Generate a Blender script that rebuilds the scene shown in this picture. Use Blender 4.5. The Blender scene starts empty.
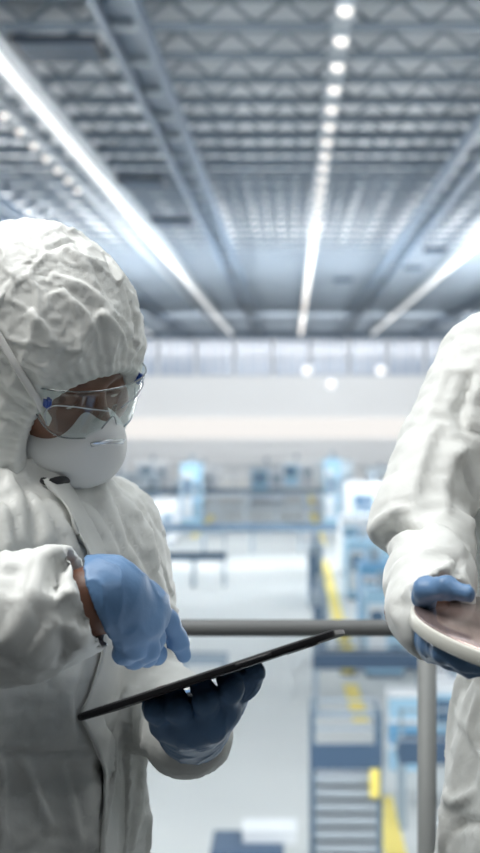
import bpy, bmesh, math, random
import numpy as np
from mathutils import Vector, Matrix
from mathutils.bvhtree import BVHTree
from mathutils import noise as mnoise

FPX, VX, VY, ZC = 1500.0, 291.0, 405.0, 1.48
def P(px, py, Y):
    """a point seen at photo pixel (px, py), Y metres in front of the lens"""
    return np.array([(px - VX) / FPX * Y, Y, ZC + (VY - py) / FPX * Y])
def V3(*a): return np.array(a, float)
def nrm(v):
    v = np.asarray(v, float); return v / np.linalg.norm(v)
SC = bpy.context.scene
COL = SC.collection

# ---------------------------------------------------------------- signed-distance sculpting
class Field:
    def __init__(s, lo, hi, h):
        s.lo = np.array(lo, float); s.h = h
        s.n = np.ceil((np.array(hi) - s.lo) / h).astype(int) + 1
        s.d = np.full(s.n, 0.5, np.float32)
        s.ax = [(s.lo[i] + h * np.arange(s.n[i])).astype(np.float32) for i in range(3)]
    def box(s, lo, hi):
        a = np.clip(np.floor((np.array(lo) - s.lo) / s.h).astype(int), 0, s.n)
        b = np.clip(np.ceil((np.array(hi) - s.lo) / s.h).astype(int) + 1, 0, s.n)
        sl = tuple(slice(a[i], b[i]) for i in range(3))
        if any(b[i] <= a[i] for i in range(3)): return None, None
        g = np.meshgrid(s.ax[0][sl[0]], s.ax[1][sl[1]], s.ax[2][sl[2]], indexing='ij')
        return sl, g
    def put(s, sl, d, k, mode):
        a = s.d[sl]
        if mode == 'sub': d = -d; a2 = -a; d2 = -d
        if mode == 'add':
            if k > 0:
                h = np.maximum(k - np.abs(a - d), 0) / k
                s.d[sl] = np.minimum(a, d) - h * h * k / 4
            else: s.d[sl] = np.minimum(a, d)
        else:
            if k > 0:
                h = np.maximum(k - np.abs(a - d), 0) / k
                s.d[sl] = np.maximum(a, d) + h * h * k / 4
            else: s.d[sl] = np.maximum(a, d)
    def cap(s, p, q, r1, r2, k=0.02, mode='add', flat=None):
        """tapered capsule; flat=(axis, factor) squashes it along axis"""
        p = np.array(p, float); q = np.array(q, float)
        R = max(r1, r2) + k + 3 * s.h
        sl, g = s.box(np.minimum(p, q) - R, np.maximum(p, q) + R)
        if sl is None: return
        X, Y, Z = g[0] - p[0], g[1] - p[1], g[2] - p[2]
        ba = q - p; L2 = max(float(ba @ ba), 1e-9)
        t = np.clip((X * ba[0] + Y * ba[1] + Z * ba[2]) / L2, 0, 1)
        X = X - t * ba[0]; Y = Y - t * ba[1]; Z = Z - t * ba[2]
        if flat is not None:
            a, f = nrm(flat[0]), flat[1]
            m = (X * a[0] + Y * a[1] + Z * a[2]) * (1 / f - 1)
            X = X + m * a[0]; Y = Y + m * a[1]; Z = Z + m * a[2]
        d = np.sqrt(X * X + Y * Y + Z * Z) - (r1 + (r2 - r1) * t)
        s.put(sl, d.astype(np.float32), k, mode)
    def chain(s, pts, rad, k=0.02, mode='add', flat=None):
        for i in range(len(pts) - 1):
            s.cap(pts[i], pts[i + 1], rad[i], rad[i + 1], k, mode, flat)
    def ell(s, c, axes, r, k=0.02, mode='add', p=2.0):
        c = np.array(c, float); A = np.array([nrm(a) for a in axes])
        ext = np.sqrt(((A * np.array(r)[:, None]) ** 2).sum(0)) * 1.15 + k + 3 * s.h
        sl, g = s.box(c - ext, c + ext)
        if sl is None: return
        X, Y, Z = g[0] - c[0], g[1] - c[1], g[2] - c[2]
        u = [A[i][0] * X + A[i][1] * Y + A[i][2] * Z for i in range(3)]
        if p == 2.0:
            k0 = np.sqrt(sum((u[i] / r[i]) ** 2 for i in range(3)))
            k1 = np.sqrt(sum((u[i] / r[i] ** 2) ** 2 for i in range(3))) + 1e-9
            d = k0 * (k0 - 1) / k1
        else:
            k0 = sum(np.abs(u[i] / r[i]) ** p for i in range(3)) ** (1 / p)
            d = (k0 - 1) * min(r)
        s.put(sl, d.astype(np.float32), k, mode)
    def stack(s, rows, F, k=0.03, mode='add', fold=None):
        """rows of (z, cx, cy, a, b): rotated elliptical sections blended along z"""
        rows = sorted(rows); R = np.array(rows, float)
        m = max(R[:, 3].max(), R[:, 4].max()) + k + .03
        sl, g = s.box((R[:, 1].min() - m, R[:, 2].min() - m, R[0, 0]), (R[:, 1].max() + m, R[:, 2].max() + m, R[-1, 0]))
        z = g[2][0, 0, :]
        cx, cy, a, b = [smooth_interp(z, R[:, 0], R[:, i]) for i in (1, 2, 3, 4)]
        X, Y = g[0] - cx, g[1] - cy
        f = X * F[0] + Y * F[1]; l = -X * F[1] + Y * F[0]
        if fold is not None:
            th = np.arctan2(l / b, f / a); e = fold(th, g[2])
            a = a + e; b = b + e
        k0 = np.sqrt((f / a) ** 2 + (l / b) ** 2) + 1e-9
        k1 = np.sqrt((f / a ** 2) ** 2 + (l / b ** 2) ** 2) + 1e-9
        d = k0 * (k0 - 1) / k1
        d = np.maximum(d, np.maximum(R[0, 0] + s.h - g[2], g[2] - R[-1, 0] + s.h))
        s.put(sl, d.astype(np.float32), k, mode)
    def mesh(s):
        return surface_nets(s.d, s.lo, s.h)

def smooth_interp(z, zs, vs):
    i = np.clip(np.searchsorted(zs, z) - 1, 0, len(zs) - 2)
    t = np.clip((z - zs[i]) / (zs[i + 1] - zs[i]), 0, 1)
    m = np.gradient(vs, zs); h = zs[i + 1] - zs[i]
    t2, t3 = t * t, t * t * t
    return (2*t3-3*t2+1)*vs[i] + (t3-2*t2+t)*h*m[i] + (-2*t3+3*t2)*vs[i+1] + (t3-t2)*h*m[i+1]

def surface_nets(d, lo, h):
    ins = d < 0
    nx, ny, nz = d.shape
    acc = np.zeros((nx-1, ny-1, nz-1, 3), np.float32); cnt = np.zeros((nx-1, ny-1, nz-1), np.int16)
    def sl(o, ax):
        return tuple(slice(o[i], (d.shape[i] - 1 + o[i])) for i in range(3))
    for ax in range(3):
        o1, o2 = [i for i in range(3) if i != ax]
        for p in (0, 1):
            for q in (0, 1):
                A = [0, 0, 0]; A[o1] = p; A[o2] = q
                B = list(A); B[ax] = 1
                a = d[sl(A, ax)]; b = d[sl(B, ax)]
                m = (a < 0) != (b < 0)
                t = np.where(m, a / np.where(m, a - b, 1), 0)
                acc[..., o1] += np.where(m, p, 0); acc[..., o2] += np.where(m, q, 0)
                acc[..., ax] += t; cnt += m
    act = cnt > 0
    idx = np.full(act.shape, -1, np.int64); idx[act] = np.arange(act.sum())
    c = np.argwhere(act)
    v = (c + acc[act] / cnt[act][:, None]) * h + lo
    quads = []
    for ax in range(3):
        o1, o2 = (ax + 1) % 3, (ax + 2) % 3
        A = [slice(None)] * 3; B = [slice(None)] * 3
        A[ax] = slice(0, -1); B[ax] = slice(1, None)
        a = ins[tuple(A)]; b = ins[tuple(B)]
        e = np.argwhere(a != b)
        e = e[(e[:, o1] > 0) & (e[:, o2] > 0) & (e[:, o1] < d.shape[o1] - 1) & (e[:, o2] < d.shape[o2] - 1)]
        fl = a[tuple(e.T)]
        def cell(da, db):
            f = e.copy(); f[:, o1] += da; f[:, o2] += db; return idx[tuple(f.T)]
        q = np.stack([cell(-1, -1), cell(0, -1), cell(0, 0), cell(-1, 0)], 1)
        q[~fl] = q[~fl][:, ::-1]
        quads.append(q)
    q = np.concatenate(quads)
    return v, q[(q >= 0).all(1)]

def keep_big(v, q):
    """drop small stray islands"""
    n = len(v); lab = np.arange(n)
    e = np.concatenate([q[:, [0, 1]], q[:, [1, 2]], q[:, [2, 3]]])
    while True:
        m = np.minimum(lab[e[:, 0]], lab[e[:, 1]])
        new = lab.copy(); np.minimum.at(new, e[:, 0], m); np.minimum.at(new, e[:, 1], m)
        new = new[new]
        if (new == lab).all(): break
        lab = new
    c = np.bincount(lab, minlength=n); keep = lab == c.argmax()
    mp = np.cumsum(keep) - 1
    return v[keep], mp[q[keep[q[:, 0]]]]

def edges_of(q):
    e = np.concatenate([q[:, [0, 1]], q[:, [1, 2]], q[:, [2, 3]], q[:, [3, 0]]])
    return np.unique(np.sort(e, 1), axis=0)
def smooth(v, q, n=2, lam=.5, mask=None, taubin=True):
    e = edges_of(q); N = len(v)
    deg = np.bincount(e.ravel(), minlength=N).astype(float)[:, None] + 1e-9
    for it in range(n):
        for l in ((lam, -lam * 1.04) if taubin else (lam,)):
            s = np.zeros_like(v)
            for k in range(3):
                s[:, k] = np.bincount(e[:, 0], v[e[:, 1], k], N) + np.bincount(e[:, 1], v[e[:, 0], k], N)
            dv = l * (s / deg - v)
            v = v + (dv if mask is None else dv * mask[:, None])
    return v
def normals(v, q):
    n = np.cross(v[q[:, 2]] - v[q[:, 0]], v[q[:, 3]] - v[q[:, 1]])
    r = np.zeros_like(v)
    for i in range(4):
        for k in range(3): r[:, k] += np.bincount(q[:, i], n[:, k], len(v))
    return r / (np.linalg.norm(r, axis=1)[:, None] + 1e-12)

def to_mesh(name, v, q):
    me = bpy.data.meshes.new(name)
    v = np.asarray(v, np.float32); q = np.asarray(q, np.int32)
    me.vertices.add(len(v)); me.vertices.foreach_set('co', v.ravel())
    n = q.shape[1]
    me.loops.add(q.size); me.loops.foreach_set('vertex_index', q.ravel())
    me.polygons.add(len(q)); me.polygons.foreach_set('loop_start', np.arange(0, q.size, n, dtype=np.int32))
    me.update(calc_edges=True); me.validate()
    me.polygons.foreach_set('use_smooth', np.ones(len(me.polygons), bool)); me.update()
    return me

def vnoise(v, f, seed=0):
    """smooth value noise in numpy, about -1..1"""
    p = np.asarray(v) * f + seed * 17.31
    i = np.floor(p).astype(np.int64); t = p - i; t = t * t * (3 - 2 * t)
    def hsh(a):
        x = (a[:, 0] * 73856093) ^ (a[:, 1] * 19349663) ^ (a[:, 2] * 83492791) ^ (seed * 2654435)
        x = (x ^ (x >> 13)) * 1274126177 & 0xffffffff
        return ((x ^ (x >> 16)) & 0xffff) / 32767.5 - 1
    r = 0
    for dx in (0, 1):
        for dy in (0, 1):
            for dz in (0, 1):
                w = (t[:, 0] if dx else 1 - t[:, 0]) * (t[:, 1] if dy else 1 - t[:, 1]) * (t[:, 2] if dz else 1 - t[:, 2])
                r = r + w * hsh(i + np.array([dx, dy, dz]))
    return r

def buckle(name, v, q, pin, grow=.06, frames=12, bend=.3, tension=15, grav=0.0, pinst=1.0):
    """let the cloth surface relax into creases: rest length grown, held softly to its pattern"""
    me = to_mesh(name, v, q); o = bpy.data.objects.new(name, me); COL.objects.link(o)
    vg = o.vertex_groups.new(name='pin')
    pr = np.round(np.clip(pin, 0, 1), 2)
    for w in np.unique(pr): vg.add(np.nonzero(pr == w)[0].tolist(), float(w), 'REPLACE')
    m = o.modifiers.new('cloth', 'CLOTH'); s = m.settings
    s.vertex_group_mass = 'pin'; s.pin_stiffness = pinst
    s.quality = 4; s.mass = .15; s.tension_stiffness = tension; s.compression_stiffness = tension
    s.shear_stiffness = tension * .4; s.bending_stiffness = bend; s.bending_model = 'ANGULAR'
    s.tension_damping = 5; s.compression_damping = 5; s.shear_damping = 5; s.bending_damping = .5; s.air_damping = 5
    s.shrink_min = -grow; s.effector_weights.gravity = grav
    m.collision_settings.use_collision = False; m.collision_settings.use_self_collision = False
    m.point_cache.frame_start = 1; m.point_cache.frame_end = frames + 2
    for f in range(1, frames + 1): SC.frame_set(f)
    dg = bpy.context.evaluated_depsgraph_get(); ev = o.evaluated_get(dg)
    em = ev.to_mesh(); r = np.empty(len(em.vertices) * 3, np.float32); em.vertices.foreach_get('co', r); ev.to_mesh_clear()
    bpy.data.objects.remove(o); bpy.data.meshes.remove(me); SC.frame_set(1)
    return r.reshape(-1, 3).astype(float)
# ---------------------------------------------------------------- materials
def mat(name, col, rough=.5, metal=0.0, bump=None, spec=.5, emit=None, trans=0, coat=0, sub=0):
    m = bpy.data.materials.new(name); m.use_nodes = True
    nt = m.node_tree; b = nt.nodes['Principled BSDF']
    b.inputs['Base Color'].default_value = (*col, 1); b.inputs['Roughness'].default_value = rough
    b.inputs['Metallic'].default_value = metal; b.inputs['Specular IOR Level'].default_value = spec
    if coat: b.inputs['Coat Weight'].default_value = coat
    if sub:
        b.inputs['Subsurface Weight'].default_value = sub; b.inputs['Subsurface Radius'].default_value = (.01, .004, .002); b.inputs['Subsurface Scale'].default_value = .5
    if emit: b.inputs['Emission Color'].default_value = (*emit[0], 1); b.inputs['Emission Strength'].default_value = emit[1]
    if bump:
        tc = nt.nodes.new('ShaderNodeTexCoord'); prev = None
        for kind, scale, dist, *r in bump:
            if kind == 'noise':
                t = nt.nodes.new('ShaderNodeTexNoise'); t.inputs['Scale'].default_value = scale; t.inputs['Detail'].default_value = 3; out = t.outputs['Fac']
            elif kind == 'ridge':
                t = nt.nodes.new('ShaderNodeTexNoise'); t.noise_type = 'RIDGED_MULTIFRACTAL'; t.inputs['Scale'].default_value = scale; t.inputs['Detail'].default_value = 2; out = t.outputs['Fac']
            else:
                t = nt.nodes.new('ShaderNodeTexVoronoi'); t.feature = 'DISTANCE_TO_EDGE' if kind == 'crease' else 'F1'; t.inputs['Scale'].default_value = scale
                w = nt.nodes.new('ShaderNodeTexNoise'); w.inputs['Scale'].default_value = scale * .6
                mx = nt.nodes.new('ShaderNodeMixRGB'); mx.inputs['Fac'].default_value = .12
                nt.links.new(tc.outputs['Object'], mx.inputs['Color1']); nt.links.new(tc.outputs['Object'], w.inputs['Vector']); nt.links.new(w.outputs['Color'], mx.inputs['Color2'])
                nt.links.new(mx.outputs['Color'], t.inputs['Vector']); out = t.outputs['Distance']
            if kind not in ('crease', 'cell'): nt.links.new(tc.outputs['Object'], t.inputs['Vector'])
            bp = nt.nodes.new('ShaderNodeBump'); bp.inputs['Distance'].default_value = dist; bp.inputs['Strength'].default_value = r[0] if r else 1
            nt.links.new(out, bp.inputs['Height'])
            if prev: nt.links.new(prev, bp.inputs['Normal'])
            prev = bp.outputs['Normal']
        nt.links.new(prev, b.inputs['Normal'])
    return m
def vary(m, c2, scale, lo=.35, hi=.65, coord='Object'):
    """procedural colour variation between the base colour and c2"""
    nt = m.node_tree; b = nt.nodes['Principled BSDF']; c1 = b.inputs['Base Color'].default_value[:]
    tc = nt.nodes.new('ShaderNodeTexCoord'); n = nt.nodes.new('ShaderNodeTexNoise'); n.inputs['Scale'].default_value = scale; n.inputs['Detail'].default_value = 4
    r = nt.nodes.new('ShaderNodeValToRGB'); r.color_ramp.elements[0].position = lo; r.color_ramp.elements[1].position = hi
    r.color_ramp.elements[0].color = c1; r.color_ramp.elements[1].color = (*c2, 1)
    nt.links.new(tc.outputs[coord], n.inputs['Vector']); nt.links.new(n.outputs['Fac'], r.inputs['Fac']); nt.links.new(r.outputs['Color'], b.inputs['Base Color'])
    return m
def clear_mat(name, tint, gloss=.08, rough=.03):
    """thin clear plastic: passes light straight through, reflects at grazing angles"""
    m = bpy.data.materials.new(name); m.use_nodes = True; nt = m.node_tree; nt.nodes.clear()
    o = nt.nodes.new('ShaderNodeOutputMaterial'); t = nt.nodes.new('ShaderNodeBsdfTransparent'); t.inputs['Color'].default_value = (*tint, 1)
    g = nt.nodes.new('ShaderNodeBsdfGlossy'); g.inputs['Roughness'].default_value = rough
    f = nt.nodes.new('ShaderNodeLayerWeight'); f.inputs['Blend'].default_value = .5
    pw = nt.nodes.new('ShaderNodeMath'); pw.operation = 'POWER'; pw.inputs[1].default_value = 4.0; nt.links.new(f.outputs['Facing'], pw.inputs[0])
    mx = nt.nodes.new('ShaderNodeMath'); mx.operation = 'MULTIPLY_ADD'; mx.inputs[1].default_value = .45; mx.inputs[2].default_value = gloss; mx.use_clamp = True
    nt.links.new(pw.outputs[0], mx.inputs[0])
    x = nt.nodes.new('ShaderNodeMixShader'); nt.links.new(mx.outputs[0], x.inputs['Fac']); nt.links.new(t.outputs[0], x.inputs[1]); nt.links.new(g.outputs[0], x.inputs[2]); nt.links.new(x.outputs[0], o.inputs['Surface'])
    return m
M = {}
M['suit'] = mat('coverall_film', (.66, .67, .645), .5, bump=[('crease', 26, .0012, .5), ('noise', 90, .0006, .5)], spec=.35)
M['suit_edge'] = mat('coverall_seam', (.55, .55, .53), .6)
M['skin'] = mat('skin_brown', (.17, .075, .045), .45, sub=.15, bump=[('noise', 400, .0003, .4)])
M['brow'] = mat('dark_hair', (.012, .009, .008), .6)
M['eye_white'] = mat('eye_white', (.7, .66, .62), .25)
M['glove'] = mat('nitrile_blue', (.115, .225, .40), .42, bump=[('noise', 70, .0012, .5), ('noise', 200, .0004, .5)], spec=.45)
M['mask'] = mat('respirator_felt', (.80, .81, .81), .75, bump=[('noise', 600, .0003, .5)], spec=.2)
M['strap'] = mat('white_elastic', (.68, .68, .66), .7)
M['clip'] = mat('nose_clip_metal', (.75, .78, .82), .25, .9)
M['lens'] = clear_mat('clear_lens', (.93, .96, .955), .065)
M['lens_rim'] = clear_mat('clear_rim_edge', (.55, .58, .60), .25, .1)
M['lens_edge'] = mat('clear_rim', (.42, .45, .48), .15, spec=.6)
M['blue_hinge'] = mat('blue_plastic', (.02, .07, .35), .25)
M['dark'] = mat('dark_plastic', (.012, .013, .016), .35)
# ---------------------------------------------------------------- object helpers
def link(name, me, material=None, parent=None):
    o = bpy.data.objects.new(name, me); COL.objects.link(o)
    if material is not None: me.materials.append(material)
    if parent is not None: o.parent = parent; o.matrix_parent_inverse = Matrix.Translation(parent.location).inverted()
    return o
def empty(name, loc, label=None, cat=None, group=None):
    o = bpy.data.objects.new(name, None); COL.objects.link(o); o.location = loc; o.empty_display_size = .1
    return tag(o, label, cat, group)
def tag(o, label=None, cat=None, group=None, kind=None):
    if label: o['label'] = label
    if cat: o['category'] = cat
    if group: o['group'] = group
    if kind: o['kind'] = kind
    return o
def tube(pts, rad, seg=10, close=False, flat=1.0, up=None):
    """tube along points -> (verts, quads); flat<1 squashes it towards 'up'"""
    pts = [np.asarray(p, float) for p in pts]; n = len(pts)
    rad = [rad] * n if np.isscalar(rad) else rad
    vs, qs = [], []
    prev = None
    for i in range(n):
        t = nrm(pts[min(i + 1, n - 1)] - pts[max(i - 1, 0)]) if not close else nrm(pts[(i + 1) % n] - pts[i - 1])
        u = np.asarray(up[i] if up is not None and not np.isscalar(up[0]) else (up if up is not None else (prev if prev is not None else (.31, .52, .79))), float)
        u = u - t * (u @ t)
        if np.linalg.norm(u) < 1e-6: u = np.cross(t, (1, .3, .2))
        u = nrm(u); w = np.cross(t, u); prev = u
        for k in range(seg):
            a = 2 * math.pi * k / seg
            vs.append(pts[i] + rad[i] * (math.cos(a) * w + math.sin(a) * u * flat))
    m = n if close else n - 1
    for i in range(m):
        for k in range(seg):
            a, b = i * seg + k, i * seg + (k + 1) % seg
            c, d = ((i + 1) % n) * seg + (k + 1) % seg, ((i + 1) % n) * seg + k
            qs.append((a, b, c, d))
    if not close:
        for e, i in ((0, 0), (1, n - 1)):
            vs.append(pts[i]); c = len(vs) - 1
            for k in range(0, seg, 2):
                a, b, d = i * seg + k, i * seg + (k + 1) % seg, i * seg + (k + 2) % seg
                qs.append((c, d, b, a) if e == 0 else (c, a, b, d))
    return np.array(vs), np.array(qs)
def joinvq(parts):
    vs, qs, n = [], [], 0
    for v, q in parts: vs.append(v); qs.append(np.asarray(q) + n); n += len(v)
    return np.concatenate(vs), np.concatenate(qs)
def spline(pts, n):
    pts = np.array(pts, float); t = np.linspace(0, len(pts) - 1, n); k = np.arange(len(pts), dtype=float)
    return np.stack([smooth_interp(t, k, pts[:, i]) for i in range(pts.shape[1])], 1)
def ray_surface(bvh, p, d):
    h = bvh.ray_cast(Vector(p), Vector(d)); return None if h[0] is None else (np.array(h[0]), np.array(h[1]))
def bvh_of(v, q): return BVHTree.FromPolygons([tuple(x) for x in v], [tuple(x) for x in q.tolist()])
CAM = np.array((0, 0, ZC))
def on_view(bvh, px, py, off=0.0):
    """where the sight line through a photo pixel meets a built surface, lifted off it by 'off'"""
    d = nrm(P(px, py, 1.0) - CAM); h = ray_surface(bvh, CAM, d)
    if h is None: return None
    return h[0] + (h[1] if h[1] @ d < 0 else -h[1]) * off

class Head:
    def __init__(s, C, yaw, pitch, roll, side=1):
        y, p, r = map(math.radians, (yaw, pitch, roll))
        F0 = V3(math.sin(y), -math.cos(y), 0); Zu = V3(0, 0, 1)
        s.F = F0 * math.cos(p) - Zu * math.sin(p); U = Zu * math.cos(p) + F0 * math.sin(p); L = np.cross(U, s.F)
        s.L = L * math.cos(r) + U * math.sin(r); s.U = U * math.cos(r) - L * math.sin(r); s.C = np.array(C, float)
    def __call__(s, x, y, z): return s.C + s.F * x + s.L * y + s.U * z
    @property
    def axes(s): return (s.F, s.L, s.U)
    def local(s, v): d = np.asarray(v) - s.C; return np.stack([d @ s.F, d @ s.L, d @ s.U], -1)

def head_mesh(H, neck_base, h=.0025):
    c = H.C; F = Field(c - .17, c + .17, h); A = H.axes
    F.ell(H(-.012, 0, .035), A, (.097, .075, .092), 0)
    F.ell(H(.028, 0, -.045), A, (.060, .056, .082), .03)
    F.cap(H(.058, -.012, -.103), H(.058, .012, -.103), .020, .020, .025)
    for s in (1, -1):
        F.ell(H(.060, s * .040, -.022), A, (.026, .022, .022), .03)
        F.cap(H(.078, s * .016, .022), H(.066, s * .046, .022), .011, .010, .018)
        F.cap(H(.00, s * .058, -.055), H(.045, s * .03, -.098), .018, .016, .02)
        F.ell(H(-.012, s * .078, -.012), A, (.018, .007, .030), .008)
    for s in (1, -1):
        F.ell(H(.096, s * .031, .001), A, (.018, .019, .012), .012, 'sub')
        F.ell(H(.072, s * .031, .0015), A, (.0150, .0158, .0132), .004)
        F.ell(H(.0865, s * .031, -.0065), A, (.004, .013, .0022), .003, 'sub')
    F.cap(H(.086, 0, .008), H(.108, 0, -.032), .0075, .0115, .014)
    for s in (1, -1): F.ell(H(.096, s * .012, -.038), A, (.012, .009, .009), .008)
    F.ell(H(.083, 0, -.066), A, (.014, .024, .008), .01); F.ell(H(.081, 0, -.078), A, (.013, .02, .008), .008)
    F.cap(H(-.03, 0, -.05), neck_base, .058, .062, .03)
    v, q = keep_big(*F.mesh()); return smooth(v, q, 3), q

def rotz(a): return Matrix.Rotation(math.radians(a), 3, 'Z')
# ================================================================ PEOPLE
def stroke(v, q, bvh, pts, w, h, skew=.45, n=None, taper=True):
    """one sculpted fold: ridge (h>0) or crease (h<0) along a line laid on the surface"""
    hits = []
    for p in spline(pts, max(6, len(pts) * 4)):
        d = nrm(P(p[0], p[1], 1.0) - CAM); r = ray_surface(bvh, CAM, d)
        if r is not None: hits.append(r)
    if len(hits) < 3: return v
    L = np.array([r[0] for r in hits]); N = np.array([r[1] for r in hits])
    for i in range(len(N)):
        if N[i] @ (L[i] - CAM) > 0: N[i] = -N[i]
    lo, hi = L.min(0) - 4 * w, L.max(0) + 4 * w
    ix = np.nonzero(((v > lo) & (v < hi)).all(1))[0]
    if not len(ix): return v
    if n is None: n = normals(v, q)
    best = np.full(len(ix), 1e9); sd = np.zeros(len(ix)); tt = np.zeros(len(ix)); nn = np.zeros(len(ix))
    for i in range(len(L) - 1):
        a, b = L[i], L[i + 1]; ba = b - a; l2 = ba @ ba
        if l2 < 1e-10 or l2 > .06 ** 2: continue
        t = np.clip((v[ix] - a) @ ba / l2, 0, 1); r = v[ix] - a - t[:, None] * ba; d = np.linalg.norm(r, axis=1)
        m = d < best; best[m] = d[m]; sd[m] = np.sign(r[m] @ np.cross(ba, N[i])); tt[m] = (i + t[m]) / (len(L) - 1); nn[m] = n[ix][m] @ N[i]
    x = best * sd / w
    prof = np.where(x > 0, np.exp(-x * x * .7), np.exp(-(x / skew) ** 2))
    tp = np.clip(np.minimum(tt, 1 - tt) * 4, 0, 1) if taper else 1
    v = v.copy(); v[ix] += n[ix] * (h * prof * (np.sqrt(tp) if taper else 1) * np.clip(nn * 3, 0, 1))[:, None]
    return v
def strokes(v, q, items, passes=1):
    bvh = bvh_of(v, q); n = normals(v, q)
    for it in items: v = stroke(v, q, bvh, it[0], it[1] * .001, it[2] * .001, it[3] if len(it) > 3 else .45, n)
    return v

def hood_mesh(H, seed, collar, h=.0036, open_=True):
    A = H.axes; c = H(-.02, 0, .0)
    F = Field(c - .235, c + .235, h)
    F.ell(H(-.013, 0, .037), A, (.117, .098, .114), 0)
    for s_ in (1, -1): F.ell(H(.028, s_ * .050, .004), A, (.046, .036, .060), .03); F.ell(H(.020, s_ * .056, -.055), A, (.044, .032, .055), .03)
    F.ell(H(-.058, 0, .022), A, (.10, .098, .112), .05)
    F.ell(H(-.045, 0, -.06), A, (.092, .098, .10), .05)
    F.cap(H(-.045, 0, -.09), collar, .088, .098, .05)
    F.cap(H(.02, -.07, -.09), H(.01, -.06, -.12), .018, .02, .03); F.cap(H(.02, .07, -.09), H(.01, .06, -.12), .018, .02, .03)
    F.ell(H(-.014, 0, .032), A, (.104, .084, .096), .01, 'sub')
    F.ell(H(.028, 0, -.055), A, (.074, .068, .105), .01, 'sub')
    F.ell(H(.152, 0, -.056), A, (.11, .125, .104), .008, 'sub')
    v, q = keep_big(*F.mesh()); v = smooth(v, q, 3)
    n = normals(v, q); l = H.local(v)
    # distance from the face opening: gathers of the elastic edge
    k0 = np.sqrt(((l[:, 0] - .152) / .11) ** 2 + (l[:, 1] / .125) ** 2 + ((l[:, 2] + .056) / .104) ** 2)
    dist = np.abs(k0 - 1) * .10
    th = np.arctan2(l[:, 1], l[:, 2] + .05)
    outer = ((n * (v - H(.0, 0, .0))).sum(1) > 0)
    g = np.sin(th * 55 + vnoise(v, 30, seed) * 2.5) * .0011 * np.exp(-((dist - .012) / .011) ** 2) + .0022 * np.exp(-((dist - .004) / .005) ** 2) - .0014 * np.exp(-((dist - .0115) / .003) ** 2)
    g += np.sin(th * 21 + vnoise(v, 18, seed + 1) * 3) * .0026 * np.exp(-((dist - .035) / .022) ** 2)
    # rumples: stretched noise running from crown to edge, cloth peak along the crown seam
    g2 = (1 - np.abs(vnoise(l * np.array((1, 1, .45)), 28, seed + 2))) ** 3 * .0036 + vnoise(l, 13, seed + 3) * .0034
    g2 += (1 - np.abs(vnoise(l * np.array((.6, 1, 1)), 52, seed + 5))) ** 4 * .0026
    seam = np.exp(-(l[:, 1] / .006) ** 2) * np.clip((l[:, 2] - .02) * 20, 0, 1) * .003
    v = v + n * ((g + (g2 * np.clip(dist / .03, 0, 1)) + seam) * outer)[:, None]
    return v, q, dist, outer

def limb_glove(F, wrist, mcps, fingers, thumb, r0=.030, k=.016, fr=(.0098, .0090, .0080), palm_r=.0155):
    """palm fan from the wrist to the knuckles, then fingers as bent tapering chains"""
    for m in mcps: F.cap(wrist, m, r0 * .88, palm_r, .022)
    for i in range(len(mcps) - 1): F.cap(mcps[i], mcps[i + 1], palm_r * .95, palm_r * .95, .012)
    for m, f in zip(mcps, fingers):
        pts = [m] + list(f); rr = [fr[0] * 1.12, fr[0], fr[1], fr[2]][:len(pts)]
        F.chain(pts, rr, .007)
    F.chain(thumb, [.018, .0145, .0115, .0098][:len(thumb)], .012)

def glove_finish(F, seed):
    v, q = keep_big(*F.mesh()); v = smooth(v, q, 2)
    n = normals(v, q)
    g = (1 - np.abs(vnoise(v * np.array((1, 1, .6)), 60, seed))) ** 4 * .0016 + vnoise(v, 55, seed + 1) * .0008
    return v + n * g[:, None], q

def build_eyes(H, root):
    for s in (1, -1):
        v = bpy.data.meshes.new('eye'); bm = bmesh.new(); bmesh.ops.create_uvsphere(bm, u_segments=20, v_segments=12, radius=.0118)
        bm.to_mesh(v); bm.free(); [setattr(p, 'use_smooth', True) for p in v.polygons]
        o = link('eye', v, M['eye_white'], root); o.matrix_basis = Matrix.Translation(Vector(H(.0735, s * .031, -.001)))
        pts = [H(.083 - .010 * abs(t) ** 1.5, s * (.031 + .020 * t), .019 + .004 * (1 - t * t)) for t in np.linspace(-1, 1, 9)]
        vv, qq = tube(pts, [.0015, .003, .0034, .0034, .0032, .003, .0026, .002, .001], 8, up=H.U)
        link('eyebrow', to_mesh('eyebrow', vv, qq), M['brow'], root)

def build_mask(H, root):
    A = H.axes; c = H(.06, 0, -.07); F = Field(c - .12, c + .12, .0025)
    F.ell(H(.044, 0, -.074), A, (.078, .062, .053), 0)
    F.ell(H(.092, 0, -.045), A, (.036, .030, .033), .03)
    F.ell(H(.040, 0, -.076), A, (.0775, .059, .0505), .003, 'sub')
    F.ell(H(.088, 0, -.047), A, (.0345, .0275, .0305), .002, 'sub')
    F.ell(H(-.052, 0, -.135), A, (.10, .14, .12), .003, 'sub')
    v, q = keep_big(*F.mesh()); v = smooth(v, q, 2)
    l = H.local(v); n = normals(v, q)
    o = link('respirator', to_mesh('respirator', v, q), M['mask'], root)
    b = bvh_of(v, q)
    def on(x, y, z, off):   # lay a point on the cup from outside
        p = H(x, y, z); d = nrm(H(.03, 0, -.075) - p); r = ray_surface(b, p - d * .15, d)
        return (r[0] - d * off) if r else p
    pts = [on(.15, y, -.026 - .22 * y - 5 * y * y, .0008) for y in np.linspace(-.034, .018, 13)]
    vv, qq = tube(pts, .0034, 8, flat=.28, up=H.F); link('nose_clip', to_mesh('nose_clip', vv, qq), M['clip'], o)
    # rim bead with pinched gathers on the near cheek
    return o, b

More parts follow.
